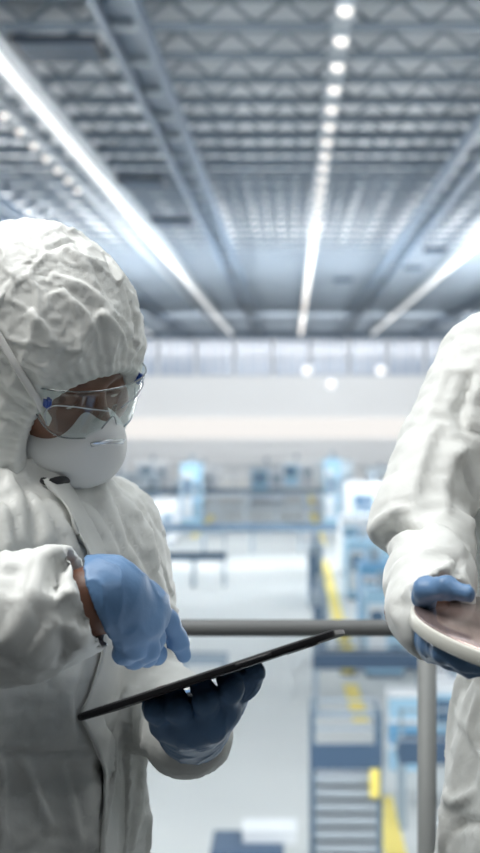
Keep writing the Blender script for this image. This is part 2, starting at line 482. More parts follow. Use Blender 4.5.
def build_glasses(H, root):
    def pt(phi, z, off=0.0):
        return H(.054 + (.066 + off) * math.cos(phi) + .20 * z, (.072 + off) * math.sin(phi), z + .003)
    ph = np.radians(np.linspace(-82, 82, 61))
    def top(p): return .031 - .012 * (abs(p) / 1.43) ** 2
    def bot(p):
        a = abs(p)
        return -.036 + .026 * math.exp(-(a / .15) ** 2) + .040 * max(0, (a - .65) / .78) ** 2
    rows = 10; vs = []; qs = []
    for off in (0, .0018):
        for p in ph:
            for j in range(rows):
                t = j / (rows - 1); vs.append(pt(p, bot(p) * (1 - t) + top(p) * t, off))
    N = len(ph) * rows
    for s in (0, 1):
        for i in range(len(ph) - 1):
            for j in range(rows - 1):
                a = s * N + i * rows + j; f = (a, a + rows, a + rows + 1, a + 1); qs.append(f if s else f[::-1])
    for i in range(len(ph) - 1):
        a, b = i * rows, (i + 1) * rows; qs.append((a, b, b + N, a + N)); a += rows - 1; b += rows - 1; qs.append((b, a, a + N, b + N))
    vs = np.array(vs)
    g = empty('safety_glasses', H(.1, 0, 0)); g.parent = root; g.matrix_parent_inverse = Matrix.Translation(root.location).inverted()
    link('lens', to_mesh('lens', vs, np.array(qs)), M['lens'], g)
    rim = [pt(p, top(p), .001) for p in ph] + [pt(p, bot(p), .001) for p in ph[::-1]]
    vv, qq = tube(rim, .0009, 6, close=True, up=H.F); link('rim', to_mesh('rim', vv, qq), M['lens_rim'], g)
    # moulded line set back from the near edge, and the nose piece
    for s in (-1, 1):
        pts = [pt(s * a, z, .0022) for a, z in ((1.02, -.022), (1.10, -.008), (1.02, .004), (.8, .008), (.45, .006), (.12, .000))]
        vv, qq = tube(spline(pts, 24), .0009, 6, up=H.F); link('moulded_edge', to_mesh('moulded_edge', vv, qq), M['lens_edge'], g)
    for s in (-1, 1):
        pts = [H(.114, s * .006, .002), H(.108, s * .010, -.012), H(.102, s * .015, -.024)]
        vv, qq = tube(spline(pts, 10), .0032, 8, flat=.6, up=H.F); link('nose_pad', to_mesh('nose_pad', vv, qq), M['lens'], g)
        pts = [H(.058, s * .0725, .012), H(.02, s * .078, .010), H(-.03, s * .078, .004)]
        vv, qq = tube(spline(pts, 10), .004, 8, flat=.4, up=H.L); t = link('temple', to_mesh('temple', vv, qq), M['dark'], g)
        bm = bmesh.new(); bmesh.ops.create_cube(bm, size=1, matrix=Matrix.Translation(Vector(H(.080, s * .064, .008))) @ Matrix([list(x) for x in np.stack(H.axes, 1)]).to_4x4() @ Matrix.Diagonal((.018, .007, .014, 1)))
        bmesh.ops.bevel(bm, geom=bm.edges[:], offset=.0025, segments=3, affect='EDGES'); me = bpy.data.meshes.new('hinge'); bm.to_mesh(me); bm.free()
        link('hinge', me, M['blue_hinge'], t)
    return g

def lower_body(F, hipz, cx, cy, Ft, k=.05):
    Rt = V3(Ft[1], -Ft[0], 0) * -1
    for s in (1, -1):
        hip = V3(cx, cy, hipz) + Rt * .095 * s; kn = V3(cx, cy, .50) + Rt * .115 * s + Ft * .03; an = V3(cx, cy, .09) + Rt * .12 * s
        F.chain([hip, kn, an], [.118, .092, .080], .04)
def overshoes(root, cx, cy, Ft):
    Rt = V3(Ft[1], -Ft[0], 0) * -1
    for s in (1, -1):
        c = V3(cx, cy, 0) + Rt * .12 * s; F = Field(c - V3(.25, .25, .06), c + V3(.25, .25, .2), .008)
        F.cap(c + V3(0, 0, .05) - Ft * .05, c + V3(0, 0, .042) + Ft * .15, .05, .042, .02); F.cap(c + V3(0, 0, .05), c + V3(0, 0, .13), .055, .06, .03)
        F.d = np.maximum(F.d, -(F.ax[2][None, None, :] - .001))
        v, q = keep_big(*F.mesh()); link('overshoe', to_mesh('overshoe', smooth(v, q, 2), q), M['suit'], root)
def body_mesh(H, neck, chest, hips, arms, cx, cy, Ft, hands):
    hv, hq = head_mesh(H, neck)
    lo = np.minimum.reduce([neck, chest, hips] + [p for a in arms for p in a]) - .25; hi = np.maximum.reduce([neck, chest, hips] + [p for a in arms for p in a]) + .25
    lo[2] = .01; F = Field(lo, hi, .011); A = (Ft, V3(-Ft[1], Ft[0], 0), V3(0, 0, 1))
    F.cap(neck, chest, .06, .09, .04); F.ell(chest, A, (.090, .150, .17), .05); F.ell((chest + hips) / 2, A, (.085, .135, .2), .06); F.ell(hips, A, (.11, .15, .13), .06)
    lower = Field.cap
    Rt = V3(Ft[1], -Ft[0], 0) * -1
    for s in (1, -1):
        b = V3(cx, cy, 0) + Rt * .1 * s
        F.chain([hips + Rt * .08 * s - V3(0, 0, .05), b + V3(0, 0, .5), b + V3(0, 0, .08)], [.085, .055, .038], .04); F.cap(b + V3(0, 0, .045), b + V3(0, 0, .04) + Ft * .14, .035, .03, .02)
    for a in arms: F.chain([a[0], a[1]], [.038, .028], .03)
    v, q = keep_big(*F.mesh()); parts = [(hv, hq), (smooth(v, q, 3), q)]
    for a, hd in zip(arms, hands):
        pl, ph_ = np.minimum(a[1], a[2]) - .09, np.maximum(a[1], a[2]) + .09
        if hd is not None: pl = np.minimum(pl, hd - .05); ph_ = np.maximum(ph_, hd + .05)
        G = Field(pl, ph_, .005); G.cap(a[1], a[2], .028, .0305, .02)
        if hd is not None: G.cap(a[2], hd, .029, .018, .02)
        v, q = keep_big(*G.mesh()); parts.append((smooth(v, q, 2), q))
    return joinvq(parts)

def person_a():
    Ft = V3(math.sin(math.radians(45)), -math.cos(math.radians(45)), 0)
    H = Head(P(49, 365, 1.72), 50, 26, 14)
    neckC = P(10, 478, 1.765); c0 = P(-12, 800, 1.75)
    root = empty('person', (c0[0], 1.75, 0), 'person in hooded white coverall with clear glasses and cup mask, tapping a tablet', 'person')
    rows = [(452, 22, .072, .078), (470, 14, .092, .105), (487, 6, .108, .135), (505, 3, .126, .165), (540, 0, .145, .200), (600, -3, .162, .223),
            (680, -10, .164, .220), (735, -17, .156, .208), (753, -19, .147, .200), (775, -22, .156, .208), (853, -24, .164, .218), (930, -24, .160, .215), (1010, -24, .15, .205), (1060, -24, .12, .19)]
    R = [(P(0, py, 1.75)[2], P(px, py, 1.75)[0], 1.75, a, b) for py, px, a, b in rows]
    F = Field((-.80, 1.16, .60), (.12, 2.13, 1.47), .0068)
    F.stack(R, Ft, 0, fold=lambda th, z: .004 * np.sin(9 * th + 6 * z) + .0025 * np.sin(17 * th - 4 * z + 2))
    sR = P(-100, 512, 1.63); eR = P(-150, 662, 1.43); wR = P(96, 600, 1.455)
    sL = P(101, 530, 1.87); eL = P(130, 690, 1.86); wL = P(193, 725, 1.62)
    F.cap(sR, eR, .082, .070, .05)
    F.chain([eR, P(-60, 640, 1.43), P(20, 617, 1.44), P(66, 603, 1.45), P(82, 600, 1.453)], [.068, .060, .056, .052, .049], .02)
    F.cap(sL, eL, .068, .062, .04)
    F.chain([eL, P(163, 712, 1.76), P(187, 734, 1.66), P(191, 735, 1.635)], [.062, .050, .044, .042], .02)
    cd = nrm(V3(.93, .02, .36)); ce = P(81, 602, 1.453); F.cap(ce + cd * .12, ce + cd * .1201, .12, .12, .006, 'sub'); F.cap(ce - cd * .02, ce + cd * .03, .041, .046, .006, 'sub')
    F.cap(P(192, 724, 1.645), P(197, 700, 1.585), .030, .045, .006, 'sub')
    v, q = keep_big(*F.mesh()); v = smooth(v, q, 4)
    folds = [
        # chest drapes left of the flap, then the front and far sleeve
        ([(8, 470), (22, 510), (26, 560)], 12, 7), ([(30, 490), (46, 520), (52, 556)], 10, 7), ([(50, 500), (68, 530), (76, 560)], 9, 6), ([(0, 500), (8, 530), (10, 570)], 10, 6),
        ([(100, 480), (122, 540), (150, 590)], 14, 6), ([(118, 465), (140, 510), (160, 570)], 10, 6), ([(80, 500), (100, 530), (118, 560)], 14, 5), ([(130, 490), (156, 550), (172, 600)], 8, -5),
        ([(170, 590), (180, 600), (188, 604)], 5, 6), ([(168, 606), (178, 614), (188, 618)], 5, 6), ([(166, 622), (176, 630), (187, 633)], 5, 6), ([(170, 638), (180, 646), (190, 648)], 5, 5),
        # near sleeve: turned-back peak at the cuff, crumples below it
        ([(71, 556), (63, 566), (57, 580), (54, 596)], 8, -13, .5), ([(30, 560), (52, 553), (70, 552)], 10, 9, .5), ([(56, 600), (70, 590), (80, 600)], 7, 6), ([(76, 606), (84, 618), (80, 632)], 7, -7), ([(84, 605), (95, 622), (100, 640)], 6, 6),
        ([(0, 650), (30, 600), (40, 560)], 22, 5), ([(20, 660), (60, 622), (90, 640)], 14, 6), ([(40, 640), (60, 618), (72, 606)], 8, -5), ([(70, 650), (80, 640), (92, 648)], 6, 5), ([(62, 628), (70, 645), (60, 664)], 8, -5),
        # skirt below the waist seam
        ([(3, 756), (4, 800), (2, 850)], 5, 6), ([(24, 756), (34, 785), (52, 830)], 7, 6), ([(60, 757), (72, 800), (80, 850)], 9, 4), ([(118, 730), (112, 780), (100, 853)], 8, 7), ([(146, 740), (140, 790), (132, 853)], 7, 7),
        ([(125, 690), (128, 750), (122, 853)], 7, -8), ([(108, 765), (104, 800), (100, 850)], 5, -5), ([(150, 760), (150, 800), (150, 850)], 5, 5), ([(82, 660), (70, 700), (75, 745)], 14, 4),
        ([(165, 722), (180, 747), (212, 750)], 6, 4), ([(200, 724), (212, 738), (218, 730)], 5, -4),
        ([(-4, 753), (40, 754), (90, 752)], 3.5, -5, .9)]
    v = strokes(v, q, folds)
    n = normals(v, q)
    v = v + n * (vnoise(v * np.array((1, 1, .3)), 17, 3) * .0030 + vnoise(v, 40, 4) * .0006)[:, None]
    pin = np.full(len(v), .22); pin[v[:, 2] < 1.20] = .45
    for c in (P(92, 602, 1.455), P(193, 722, 1.62)): pin = np.maximum(pin, np.clip(1.6 - np.linalg.norm(v - c, axis=1) / .055, 0, 1))
    pin[v[:, 2] < .72] = 1
    v = buckle('cloth', v, q, pin, .075, 14, 2.2)
    v = smooth(v, q, 1, taubin=False, lam=.35)
    v = strokes(v, q, [(f[0], f[1] * .8, f[2] * .5) + tuple(f[3:]) for f in folds])
    G = Field((c0[0] - .35, 1.4, .02), (c0[0] + .35, 2.1, .84), .012); lower_body(G, .78, c0[0], 1.75, Ft)
    G.cap((c0[0], 1.75, .8), (c0[0], 1.75, .78), .15, .15, .04)
    lv, lq = keep_big(*G.mesh())
    suit = link('coverall', to_mesh('coverall', *joinvq([(v, q), (smooth(lv, lq, 3), lq)])), M['suit'], root)
    sb = bvh_of(v, q)
    # zip flap standing off the front
    ed = [(46, 484), (58, 505), (72, 530), (83, 556), (90, 590), (95, 630), (96, 655), (86, 690), (77, 714), (88, 735), (97, 765), (99, 800), (98, 866)]
    path = spline(ed, 60); top = []; 
    for off in (0.0, 1.0):
        row = []
        for i, p in enumerate(path):
            base = on_view(sb, p[0] + off * 26, p[1] + off * 2, 0)
            row.append(base)
        top.append(row)
    nn = normals(v, q)
    def lift(p, d): 
        loc, no, _, _ = sb.find_nearest(Vector(p)); no = np.array(no); no = -no if no @ (loc - Vector(CAM)) > 0 else no
        return np.array(loc) + no * d
    keep = [i for i in range(len(path)) if top[0][i] is not None and top[1][i] is not None and not (560 < path[i][1] < 648 and False)]
    vs = []; cols = 7
    for i in keep:
        a, b = top[0][i], top[1][i]
        for k in range(cols):
            t = k / (cols - 1); vs.append((a * (1 - t) + b * t, .009 * (1 - t) ** .7 + .0005))
    # the sleeve hides the middle of the front: bridge it at the depth of its neighbours
    pts = np.array([x[0] for x in vs]).reshape(-1, cols, 3); hh = np.array([x[1] for x in vs]).reshape(-1, cols)
    good = pts[:, 0, 1] > 1.56
    gi = np.nonzero(good)[0]
    rows2 = []
    for i in range(len(pts)):
        if good[i]: rows2.append([lift(pts[i, k], hh[i, k]) for k in range(cols)])
        else: rows2.append(None)
    out = []
    for i in range(len(pts)):
        if rows2[i] is not None: out.append(rows2[i]); continue
        a = gi[gi < i].max() if (gi < i).any() else gi[0]; b = gi[gi > i].min() if (gi > i).any() else gi[-1]; t = (i - a) / max(1, b - a)
        out.append([np.array(rows2[a][k]) * (1 - t) + np.array(rows2[b][k]) * t + Ft * .012 * math.sin(math.pi * t) for k in range(cols)])
    out = np.array(out); nr = len(out)
    for _ in range(3): out[1:-1] = (out[:-2] + 2 * out[1:-1] + out[2:]) / 4
    V = np.concatenate([out.reshape(-1, 3), (out - Ft * .004).reshape(-1, 3)]); Q = []
    for i in range(nr - 1):
        for k in range(cols - 1):
            a = i * cols + k; Q += [(a, a + 1, a + cols + 1, a + cols), (a + nr * cols, a + cols + nr * cols, a + cols + 1 + nr * cols, a + 1 + nr * cols)]
        a = i * cols; Q.append((a, a + cols, a + cols + nr * cols, a + nr * cols))
    link('zip_flap', to_mesh('zip_flap', V, np.array(Q)), M['suit'], suit)
    pts = [on_view(sb, x, y, .004) for x, y in ((42, 482), (50, 484), (58, 482), (66, 480))]; pts = [p for p in pts if p is not None]
    if len(pts) > 2: vv, qq = tube(spline(pts, 12), [.003, .004, .0045, .004, .004, .0045, .005, .005, .005, .0045, .004, .003], 10); link('neck_cord', to_mesh('neck_cord', vv, qq), M['dark'], root)
    # hood, mask, glasses
    hv, hq, dist, outer = hood_mesh(H, 5, P(12, 478, 1.765))
    hv = strokes(hv, hq, [([(45, 219), (70, 232), (90, 232), (100, 240)], 6, 5), ([(90, 232), (106, 255), (118, 280)], 4, -4), ([(60, 245), (85, 258), (108, 265)], 8, 5), ([(45, 250), (70, 240), (88, 250)], 6, -4),
        ([(30, 310), (48, 330), (60, 352)], 7, 5), ([(60, 290), (90, 320), (100, 355)], 8, 5), ([(100, 310), (118, 330), (126, 352)], 6, 5), ([(128, 290), (136, 320), (136, 350)], 5, -5), ([(50, 275), (90, 290), (120, 320)], 10, 4), ([(110, 250), (122, 270), (118, 285)], 5, 5)])
    pin = np.where(dist < .014, .9, .25); pin[~outer] = .8
    hv = buckle('hood', hv, hq, pin, .05, 10, .5)
    hood = link('hood', to_mesh('hood', hv, hq), M['suit'], root)
    hb = bvh_of(hv, hq)
    bv, bq = body_mesh(H, neckC, P(0, 560, 1.75), P(-14, 880, 1.75), [(sR, eR, wR), (sL, eL, wL)], c0[0], 1.75, Ft, [P(135, 605, 1.485), P(192, 712, 1.56)])
    link('body', to_mesh('body', bv, bq), M['skin'], root)
    build_eyes(H, root)
    mk, mb = build_mask(H, root)
    gl = build_glasses(H, root)
    # upper strap from the cup over the hood
    pts = [on_view(hb, p[0], p[1], .0025) for p in spline([(36, 398), (30, 388), (14, 362), (3, 342), (-12, 315), (-30, 285)], 22)]
    pts = [p for p in pts if p is not None]; m0 = on_view(mb, 57, 434, .001)
    if m0 is not None: pts = [m0 * (1 - t) + pts[0] * t for t in np.linspace(0, 1, 9)[:-1]] + pts
    for _ in range(2): pts = [pts[0]] + [(pts[i - 1] + 2 * pts[i] + pts[i + 1]) / 4 for i in range(1, len(pts) - 1)] + [pts[-1]]
    pts = [p + nrm(CAM - p) * .003 for p in pts]
    vv, qq = tube(pts, .0042, 8, flat=.3, up=nrm(CAM - pts[5])); link('strap', to_mesh('strap', vv, qq), M['strap'], mk)
    # gloves
    g = Field(P(70, 690, 1.40) - .03, P(195, 545, 1.60) + .03, .0024)
    W = P(100, 597, 1.458)
    mc = [P(152, 604, 1.512), P(149, 615, 1.490), P(141, 625, 1.472), P(129, 631, 1.458)]
    fg = [[P(169, 622, 1.532), P(178, 641, 1.545), P(184, 655, 1.553)], [P(155, 638, 1.500), P(147, 656, 1.505), P(138, 652, 1.497)], [P(148, 650, 1.480), P(134, 659, 1.487), P(126, 652, 1.480)], [P(134, 649, 1.464), P(123, 654, 1.471), P(117, 648, 1.468)]]
    th = [P(112, 606, 1.495), P(132, 630, 1.525), P(146, 648, 1.530), P(157, 656, 1.532)]
    limb_glove(g, W, mc, fg, th, r0=.034, palm_r=.0150)
    g.cap(P(90, 599, 1.456), P(112, 598, 1.462), .0345, .034, .012)
    g.cap(P(116, 592, 1.466), P(140, 603, 1.486), .025, .019, .02)
    g.ell(P(86, 603, 1.455), (V3(.94, 0, .34), V3(0, 1, 0), V3(-.34, 0, .94)), (.0175, .05, .06), .002, 'sub')
    gv, gq = glove_finish(g, 7); link('glove', to_mesh('glove', gv, gq), M['glove'], root)
    g = Field(P(140, 790, 1.46) - .03, P(265, 650, 1.66) + .03, .0024)
    W = P(193, 727, 1.605)
    mc = [P(222, 711, 1.512), P(207, 722, 1.505), P(187, 727, 1.508), P(169, 722, 1.518)]
    fg = [[P(231, 691, 1.488), P(229, 680, 1.503), P(225, 678, 1.530)], [P(206, 701, 1.482), P(203, 689, 1.496), P(199, 687, 1.528)], [P(178, 709, 1.484), P(175, 698, 1.499), P(172, 696, 1.53)], [P(156, 711, 1.492), P(154, 704, 1.508), P(152, 702, 1.535)]]
    th = [P(205, 728, 1.57), P(230, 702, 1.542), P(245, 684, 1.522), P(255, 672, 1.512)]
    limb_glove(g, W, mc, fg, th, r0=.032, palm_r=.0165, fr=(.0108, .0100, .0090))
    gv, gq = glove_finish(g, 11); link('glove', to_mesh('glove', gv, gq), M['glove'], root)
    overshoes(root, c0[0], 1.75, Ft)
    return root

def person_b():
    Ft = nrm(V3(-.5, -.866, 0)); Rt = V3(Ft[1], -Ft[0], 0)   # Rt: towards this person's own right hand
    YB = 1.80; cx = P(632, 600, YB)[0]
    H = Head(P(598, 150, 1.70), -30, 18, 0)
    neckC = P(628, 285, YB)
    root = empty('person', (cx, YB, 0), 'person at the right edge in a white coverall, holding the round brown disc', 'person')
    rows = [(255, 626, .080, .085), (282, 630, .100, .12), (305, 632, .122, .160), (330, 632, .138, .190), (370, 632, .152, .205), (450, 632, .162, .214), (560, 634, .166, .214),
            (665, 634, .163, .212), (740, 628, .165, .214), (853, 617, .172, .222), (930, 612, .17, .22), (1000, 612, .15, .205), (1060, 612, .12, .19)]
    R = [(P(0, py, YB)[2], P(px, py, YB)[0], YB, a, b) for py, px, a, b in rows]
    F = Field((-.02, 1.30, .60), (.86, 2.12, 1.70), .0070)
    F.stack(R, Ft, 0, fold=lambda th, z: .004 * np.sin(8 * th + 5 * z) + .0025 * np.sin(15 * th - 4 * z + 2))
    sR = P(494, 372, 1.845); mR = P(449, 452, 1.77); eR = P(424, 520, 1.69); wR = P(418, 610, 1.515)
    dc, du = P(564, 640, 1.43), nrm(V3(math.cos(math.radians(11)), 0, -math.sin(math.radians(11))))
    mir = lambda p: p - 2 * ((p - dc) @ du) * du
    F.chain([sR, P(476, 408, 1.81), mR, eR], [.072, .060, .051, .047], .035)
    F.chain([P(432, 480, 1.73), P(404, 518, 1.68), P(382, 531, 1.665)], [.050, .036, .015], .02)
    F.chain([P(436, 545, 1.66), P(430, 582, 1.57), P(430, 608, 1.51), P(436, 622, 1.475)], [.046, .044, .042, .042], .02)
    sL = V3(cx, YB, 0) - Rt * .19; sL[2] = sR[2]; eL = .5 * (sL + mir(wR)) - Rt * .05 + V3(0, 0, -.09)
    F.chain([sL, (sL + eL) / 2, eL], [.074, .060, .054], .035)
    F.chain([eL, mir(P(430, 582, 1.57)), mir(P(430, 610, 1.51))], [.05, .045, .043], .02)
    for f_ in (lambda p: p, mir):
        w_, t_ = f_(P(428, 606, 1.51)), f_(P(456, 612, 1.45)); d = nrm(f_(P(418, 615, 1.45) + V3(.9, -.33, -.08)) - f_(P(418, 615, 1.45))); e = f_(P(419, 615, 1.45))
        F.cap(e + d * .10, e + d * .1001, .10, .10, .006, 'sub'); F.cap(w_, t_, .028, .030, .006, 'sub')
    v, q = keep_big(*F.mesh()); v = smooth(v, q, 4)
    folds = [
        ([(371, 540), (392, 533), (412, 528), (430, 528)], 9, -12, .5), ([(370, 533), (378, 520), (398, 508), (420, 516)], 8, 5),
        ([(384, 548), (410, 534), (440, 530), (466, 552)], 12, 8), ([(388, 575), (405, 560), (432, 548)], 8, 6), ([(400, 600), (412, 585), (436, 572), (455, 560)], 8, 7), ([(452, 578), (456, 566), (460, 558)], 5, -7), ([(396, 588), (392, 605), (396, 626)], 6, 5), ([(392, 606), (402, 602), (412, 606)], 4, -5),
        ([(470, 352), (456, 400), (442, 450), (432, 500)], 12, -1.5), ([(456, 340), (438, 390), (420, 440), (404, 490)], 18, 2.5), ([(440, 420), (424, 460), (414, 500)], 7, 4), ([(462, 440), (450, 480), (446, 520)], 9, 3),
        ([(471, 372), (466, 395), (462, 410), (466, 432)], 7, -12, .5), ([(476, 380), (480, 392), (478, 404)], 5, 8), ([(464, 425), (474, 430), (484, 434)], 4, -8), ([(468, 448), (464, 456), (456, 462)], 8, 8), ([(466, 455), (470, 480), (476, 500)], 4, -7), ([(486, 470), (476, 500), (472, 530)], 9, 8),
        ([(462, 668), (452, 720), (448, 770)], 8, 6), ([(474, 668), (464, 690), (462, 700)], 6, -9), ([(480, 690), (472, 730), (486, 760)], 8, 5), ([(442, 780), (452, 800), (476, 790)], 8, 7), ([(452, 830), (468, 820), (484, 826)], 6, -7), ([(440, 800), (444, 830), (440, 853)], 7, 5), ([(470, 735), (484, 745), (496, 752)], 7, -5)]
    v = strokes(v, q, folds)
    n = normals(v, q)
    v = v + n * (vnoise(v * np.array((1, 1, .3)), 13, 13) * .0024 + vnoise(v, 40, 14) * .0003)[:, None]
    pin = np.full(len(v), .25)
    for c in (P(425, 616, 1.47), mir(P(425, 616, 1.47))): pin = np.maximum(pin, np.clip(1.5 - np.linalg.norm(v - c, axis=1) / .065, 0, 1))
    pin[v[:, 2] < .72] = 1
    v = buckle('cloth', v, q, pin, .035, 12, 3.0); v = smooth(v, q, 1, taubin=False, lam=.35)
    v = strokes(v, q, [(f[0], f[1] * .8, f[2] * .32) + tuple(f[3:]) for f in folds])
    G = Field((cx - .35, YB - .35, .02), (cx + .35, YB + .35, .86), .012); lower_body(G, .80, cx, YB, Ft); G.cap((cx, YB, .8), (cx, YB, .78), .15, .15, .04)
    lv, lq = keep_big(*G.mesh())
    suit = link('coverall', to_mesh('coverall', *joinvq([(v, q), (smooth(lv, lq, 3), lq)])), M['suit'], root)
    sb = bvh_of(v, q); rows3 = []
    for z in np.linspace(P(0, 300, YB)[2], .75, 70):
        row = []
        for t in np.linspace(0, 1, 6):
            o = V3(cx, YB, z) - Rt * (.045 * t - .015); h = ray_surface(sb, o + Ft * .5, -Ft)
            row.append((h[0] if h else o + Ft * .16) + Ft * (.001 + .005 * math.sin(math.pi * min(1, t * 1.2 + .1))))
        rows3.append(row)
    rows3 = np.array(rows3)
    for _ in range(3): rows3[1:-1] = (rows3[:-2] + 2 * rows3[1:-1] + rows3[2:]) / 4
    nr, c_ = rows3.shape[:2]; V = rows3.reshape(-1, 3); Q = [(i * c_ + k, i * c_ + k + 1, (i + 1) * c_ + k + 1, (i + 1) * c_ + k) for i in range(nr - 1) for k in range(c_ - 1)]
    link('zip_flap', to_mesh('zip_flap', V, np.array(Q)), M['suit'], suit).modifiers.new('thick', 'SOLIDIFY').thickness = .003
    hv, hq, dist, outer = hood_mesh(H, 25, neckC + V3(0, 0, .01), h=.0048)
    link('hood', to_mesh('hood', hv, hq), M['suit'], root)
    bv, bq = body_mesh(H, neckC, P(632, 420, YB), P(617, 880, YB), [(sR, P(436, 520, 1.71), wR), (sL, eL, mir(wR))], cx, YB, Ft, [P(418, 619, 1.49), mir(P(418, 619, 1.49))])
    link('body', to_mesh('body', bv, bq), M['skin'], root)
    build_eyes(H, root); build_mask(H, root); build_glasses(H, root)
    g = Field(P(385, 690, 1.34) - .03, P(480, 565, 1.54) + .03, .0023)
    W = P(416, 614, 1.505)
    g.cap(W, P(420, 620, 1.475), .022, .019, .012)
    mc = [P(433, 643, 1.425), P(433, 646, 1.445), P(432, 647, 1.465), P(432, 645, 1.485)]
    fg = [[P(445, 650, 1.385), P(463, 660, 1.37), P(474, 664, 1.375)], [P(450, 656, 1.415), P(470, 664, 1.405), P(484, 666, 1.405)], [P(450, 655, 1.445), P(470, 662, 1.44), P(482, 664, 1.44)], [P(446, 652, 1.475), P(462, 657, 1.47), P(472, 659, 1.47)]]
    th = [P(421, 606, 1.478), P(427, 590, 1.436), P(446, 588, 1.417), P(467, 594, 1.407)]
    for m in mc: g.cap(P(424, 625, 1.485), m, .015, .0125, .010)
    for m, f in zip(mc, fg): g.chain([m] + f, [.0125, .0115, .0105, .0092], .007)
    g.chain(th, [.014, .0112, .0100, .0082], .006)
    gv, gq = glove_finish(g, 21); me = to_mesh('glove', gv, gq); link('glove', me, M['glove'], root)
    g2 = np.array([mir(p) for p in gv]); link('glove', to_mesh('glove', g2, gq[:, ::-1]), M['glove'], root)
    overshoes(root, cx, YB, Ft)
    return root, dc, du
# ================================================================ THINGS IN THE HANDS
def slab(name, o, ex, ey, ez, lx, ly, lz, r, m, parent=None, seg=5, edge=.0015):
    """rounded-corner plate: origin o is the corner, ex/ey/ez its axes"""
    pts = []
    for cx, cy, a0 in ((lx - r, ly - r, 0), (r, ly - r, 90), (r, r, 180), (lx - r, r, 270)):
        for k in range(seg + 1):
            a = math.radians(a0 + 90 * k / seg); pts.append((cx + r * math.cos(a), cy + r * math.sin(a)))
    bm = bmesh.new(); lay = []
    for z, ins in ((0, edge), (edge, 0), (lz - edge, 0), (lz, edge)):
        sx, sy = (lx - 2 * ins) / lx, (ly - 2 * ins) / ly
        lay.append([bm.verts.new(Vector(np.asarray(o) + np.asarray(ex) * (lx / 2 + (x - lx / 2) * sx) + np.asarray(ey) * (ly / 2 + (y - ly / 2) * sy) + np.asarray(ez) * z)) for x, y in pts])
    n = len(pts)
    for a, b in zip(lay[:-1], lay[1:]):
        for k in range(n): bm.faces.new((a[k], a[(k + 1) % n], b[(k + 1) % n], b[k]))
    bm.faces.new(lay[0][::-1]); bm.faces.new(lay[-1])
    bmesh.ops.recalc_face_normals(bm, faces=bm.faces[:])
    me = bpy.data.meshes.new(name); bm.to_mesh(me); bm.free()
    return link(name, me, m, parent)
def tablet():
    NL = P(74, 715, 1.395); NR = P(333, 629, 1.385)
    ex = nrm(NR - NL); L = float(np.linalg.norm(NR - NL)); W = .185; T = .0072
    ez = nrm(np.cross(NR - CAM, NL - CAM)); ez = ez if ez[2] > 0 else -ez
    ey = nrm(np.cross(ez, ex)); a = math.radians(-.9); ey = ey * math.cos(a) + ez * math.sin(a); ez = np.cross(ex, ey)
    root = empty('tablet', NL + ex * L / 2 + ey * W / 2, 'black tablet held at a slant with its lit screen up', 'tablet')
    o = NL - ez * T
    slab('case', o, ex, ey, ez, L, W, T, .012, M['tablet_case'], root, edge=.0016)
    slab('screen', o + ex * .008 + ey * .008 + ez * (T - .0001), ex, ey, ez, L - .016, W - .016, .0002, .006, M['screen'], root, edge=.00005)
    slab('back_panel', o + ex * .14 + ey * .003 - ez * .0012, ex, ey, ez, .085, .02, .0012, .003, M['tablet_back'], root, edge=.0004)
    slab('camera_bump', o + ex * (L - .050) + ey * .012 - ez * .0018, ex, ey, ez, .032, .032, .0018, .007, M['dark'], root, edge=.0006)
    slab('side_button', o + ex * (L * .62) - ey * .0008 + ez * .002, ex, ey, ez, .035, .003, .0028, .001, M['dark'], root, edge=.0004)
    return root
def wafer(dc, du):
    t = math.radians(5.0); v = V3(0, math.cos(t), math.sin(t)); v = nrm(v - du * (v @ du)); n = np.cross(du, v)
    if n[2] < 0: n = -n
    root = empty('wafer', dc, 'round brown silicon wafer in a thick white ring, gripped at its left side', 'wafer')
    def lathe(name, prof, m, seg=128):
        vs, qs = [], []
        for k in range(seg):
            a = 2 * math.pi * k / seg; d = du * math.cos(a) + v * math.sin(a)
            for r, z in prof: vs.append(dc + d * r + n * z)
        K = len(prof)
        for k in range(seg):
            for j in range(K - 1): qs.append((k * K + j, ((k + 1) % seg) * K + j, ((k + 1) % seg) * K + j + 1, k * K + j + 1))
        me = to_mesh(name, np.array(vs), np.array(qs)); return link(name, me, m, root)
    lathe('ring', [(.0001, -.0145), (.142, -.0145), (.1465, -.0138), (.148, -.0125), (.1482, -.002), (.1475, -.0004), (.1462, 0), (.1448, -.0006), (.1440, -.003)], M['ring'])
    o = lathe('disc', [(.0001, .0012), (.0701, .0012), (.1445, .0012), (.1456, .0006), (.1456, -.001)], M['wafer'])
    # local axes for the die grid
    R = Matrix([list(x) for x in np.stack((du, v, n), 1)]).to_4x4(); R.translation = Vector(dc)
    o.data.transform(R.inverted()); o.matrix_basis = R
    return root
M['tablet_case'] = mat('black_anodised', (.008, .008, .010), .6, spec=.25)
M['tablet_back'] = mat('silver_trim', (.55, .57, .6), .25, .8)
M['screen'] = mat('lit_screen', (.02, .02, .025), .08, emit=((.85, .93, 1.0), .6))
M['ring'] = mat('white_carrier', (.66, .66, .60), .4)
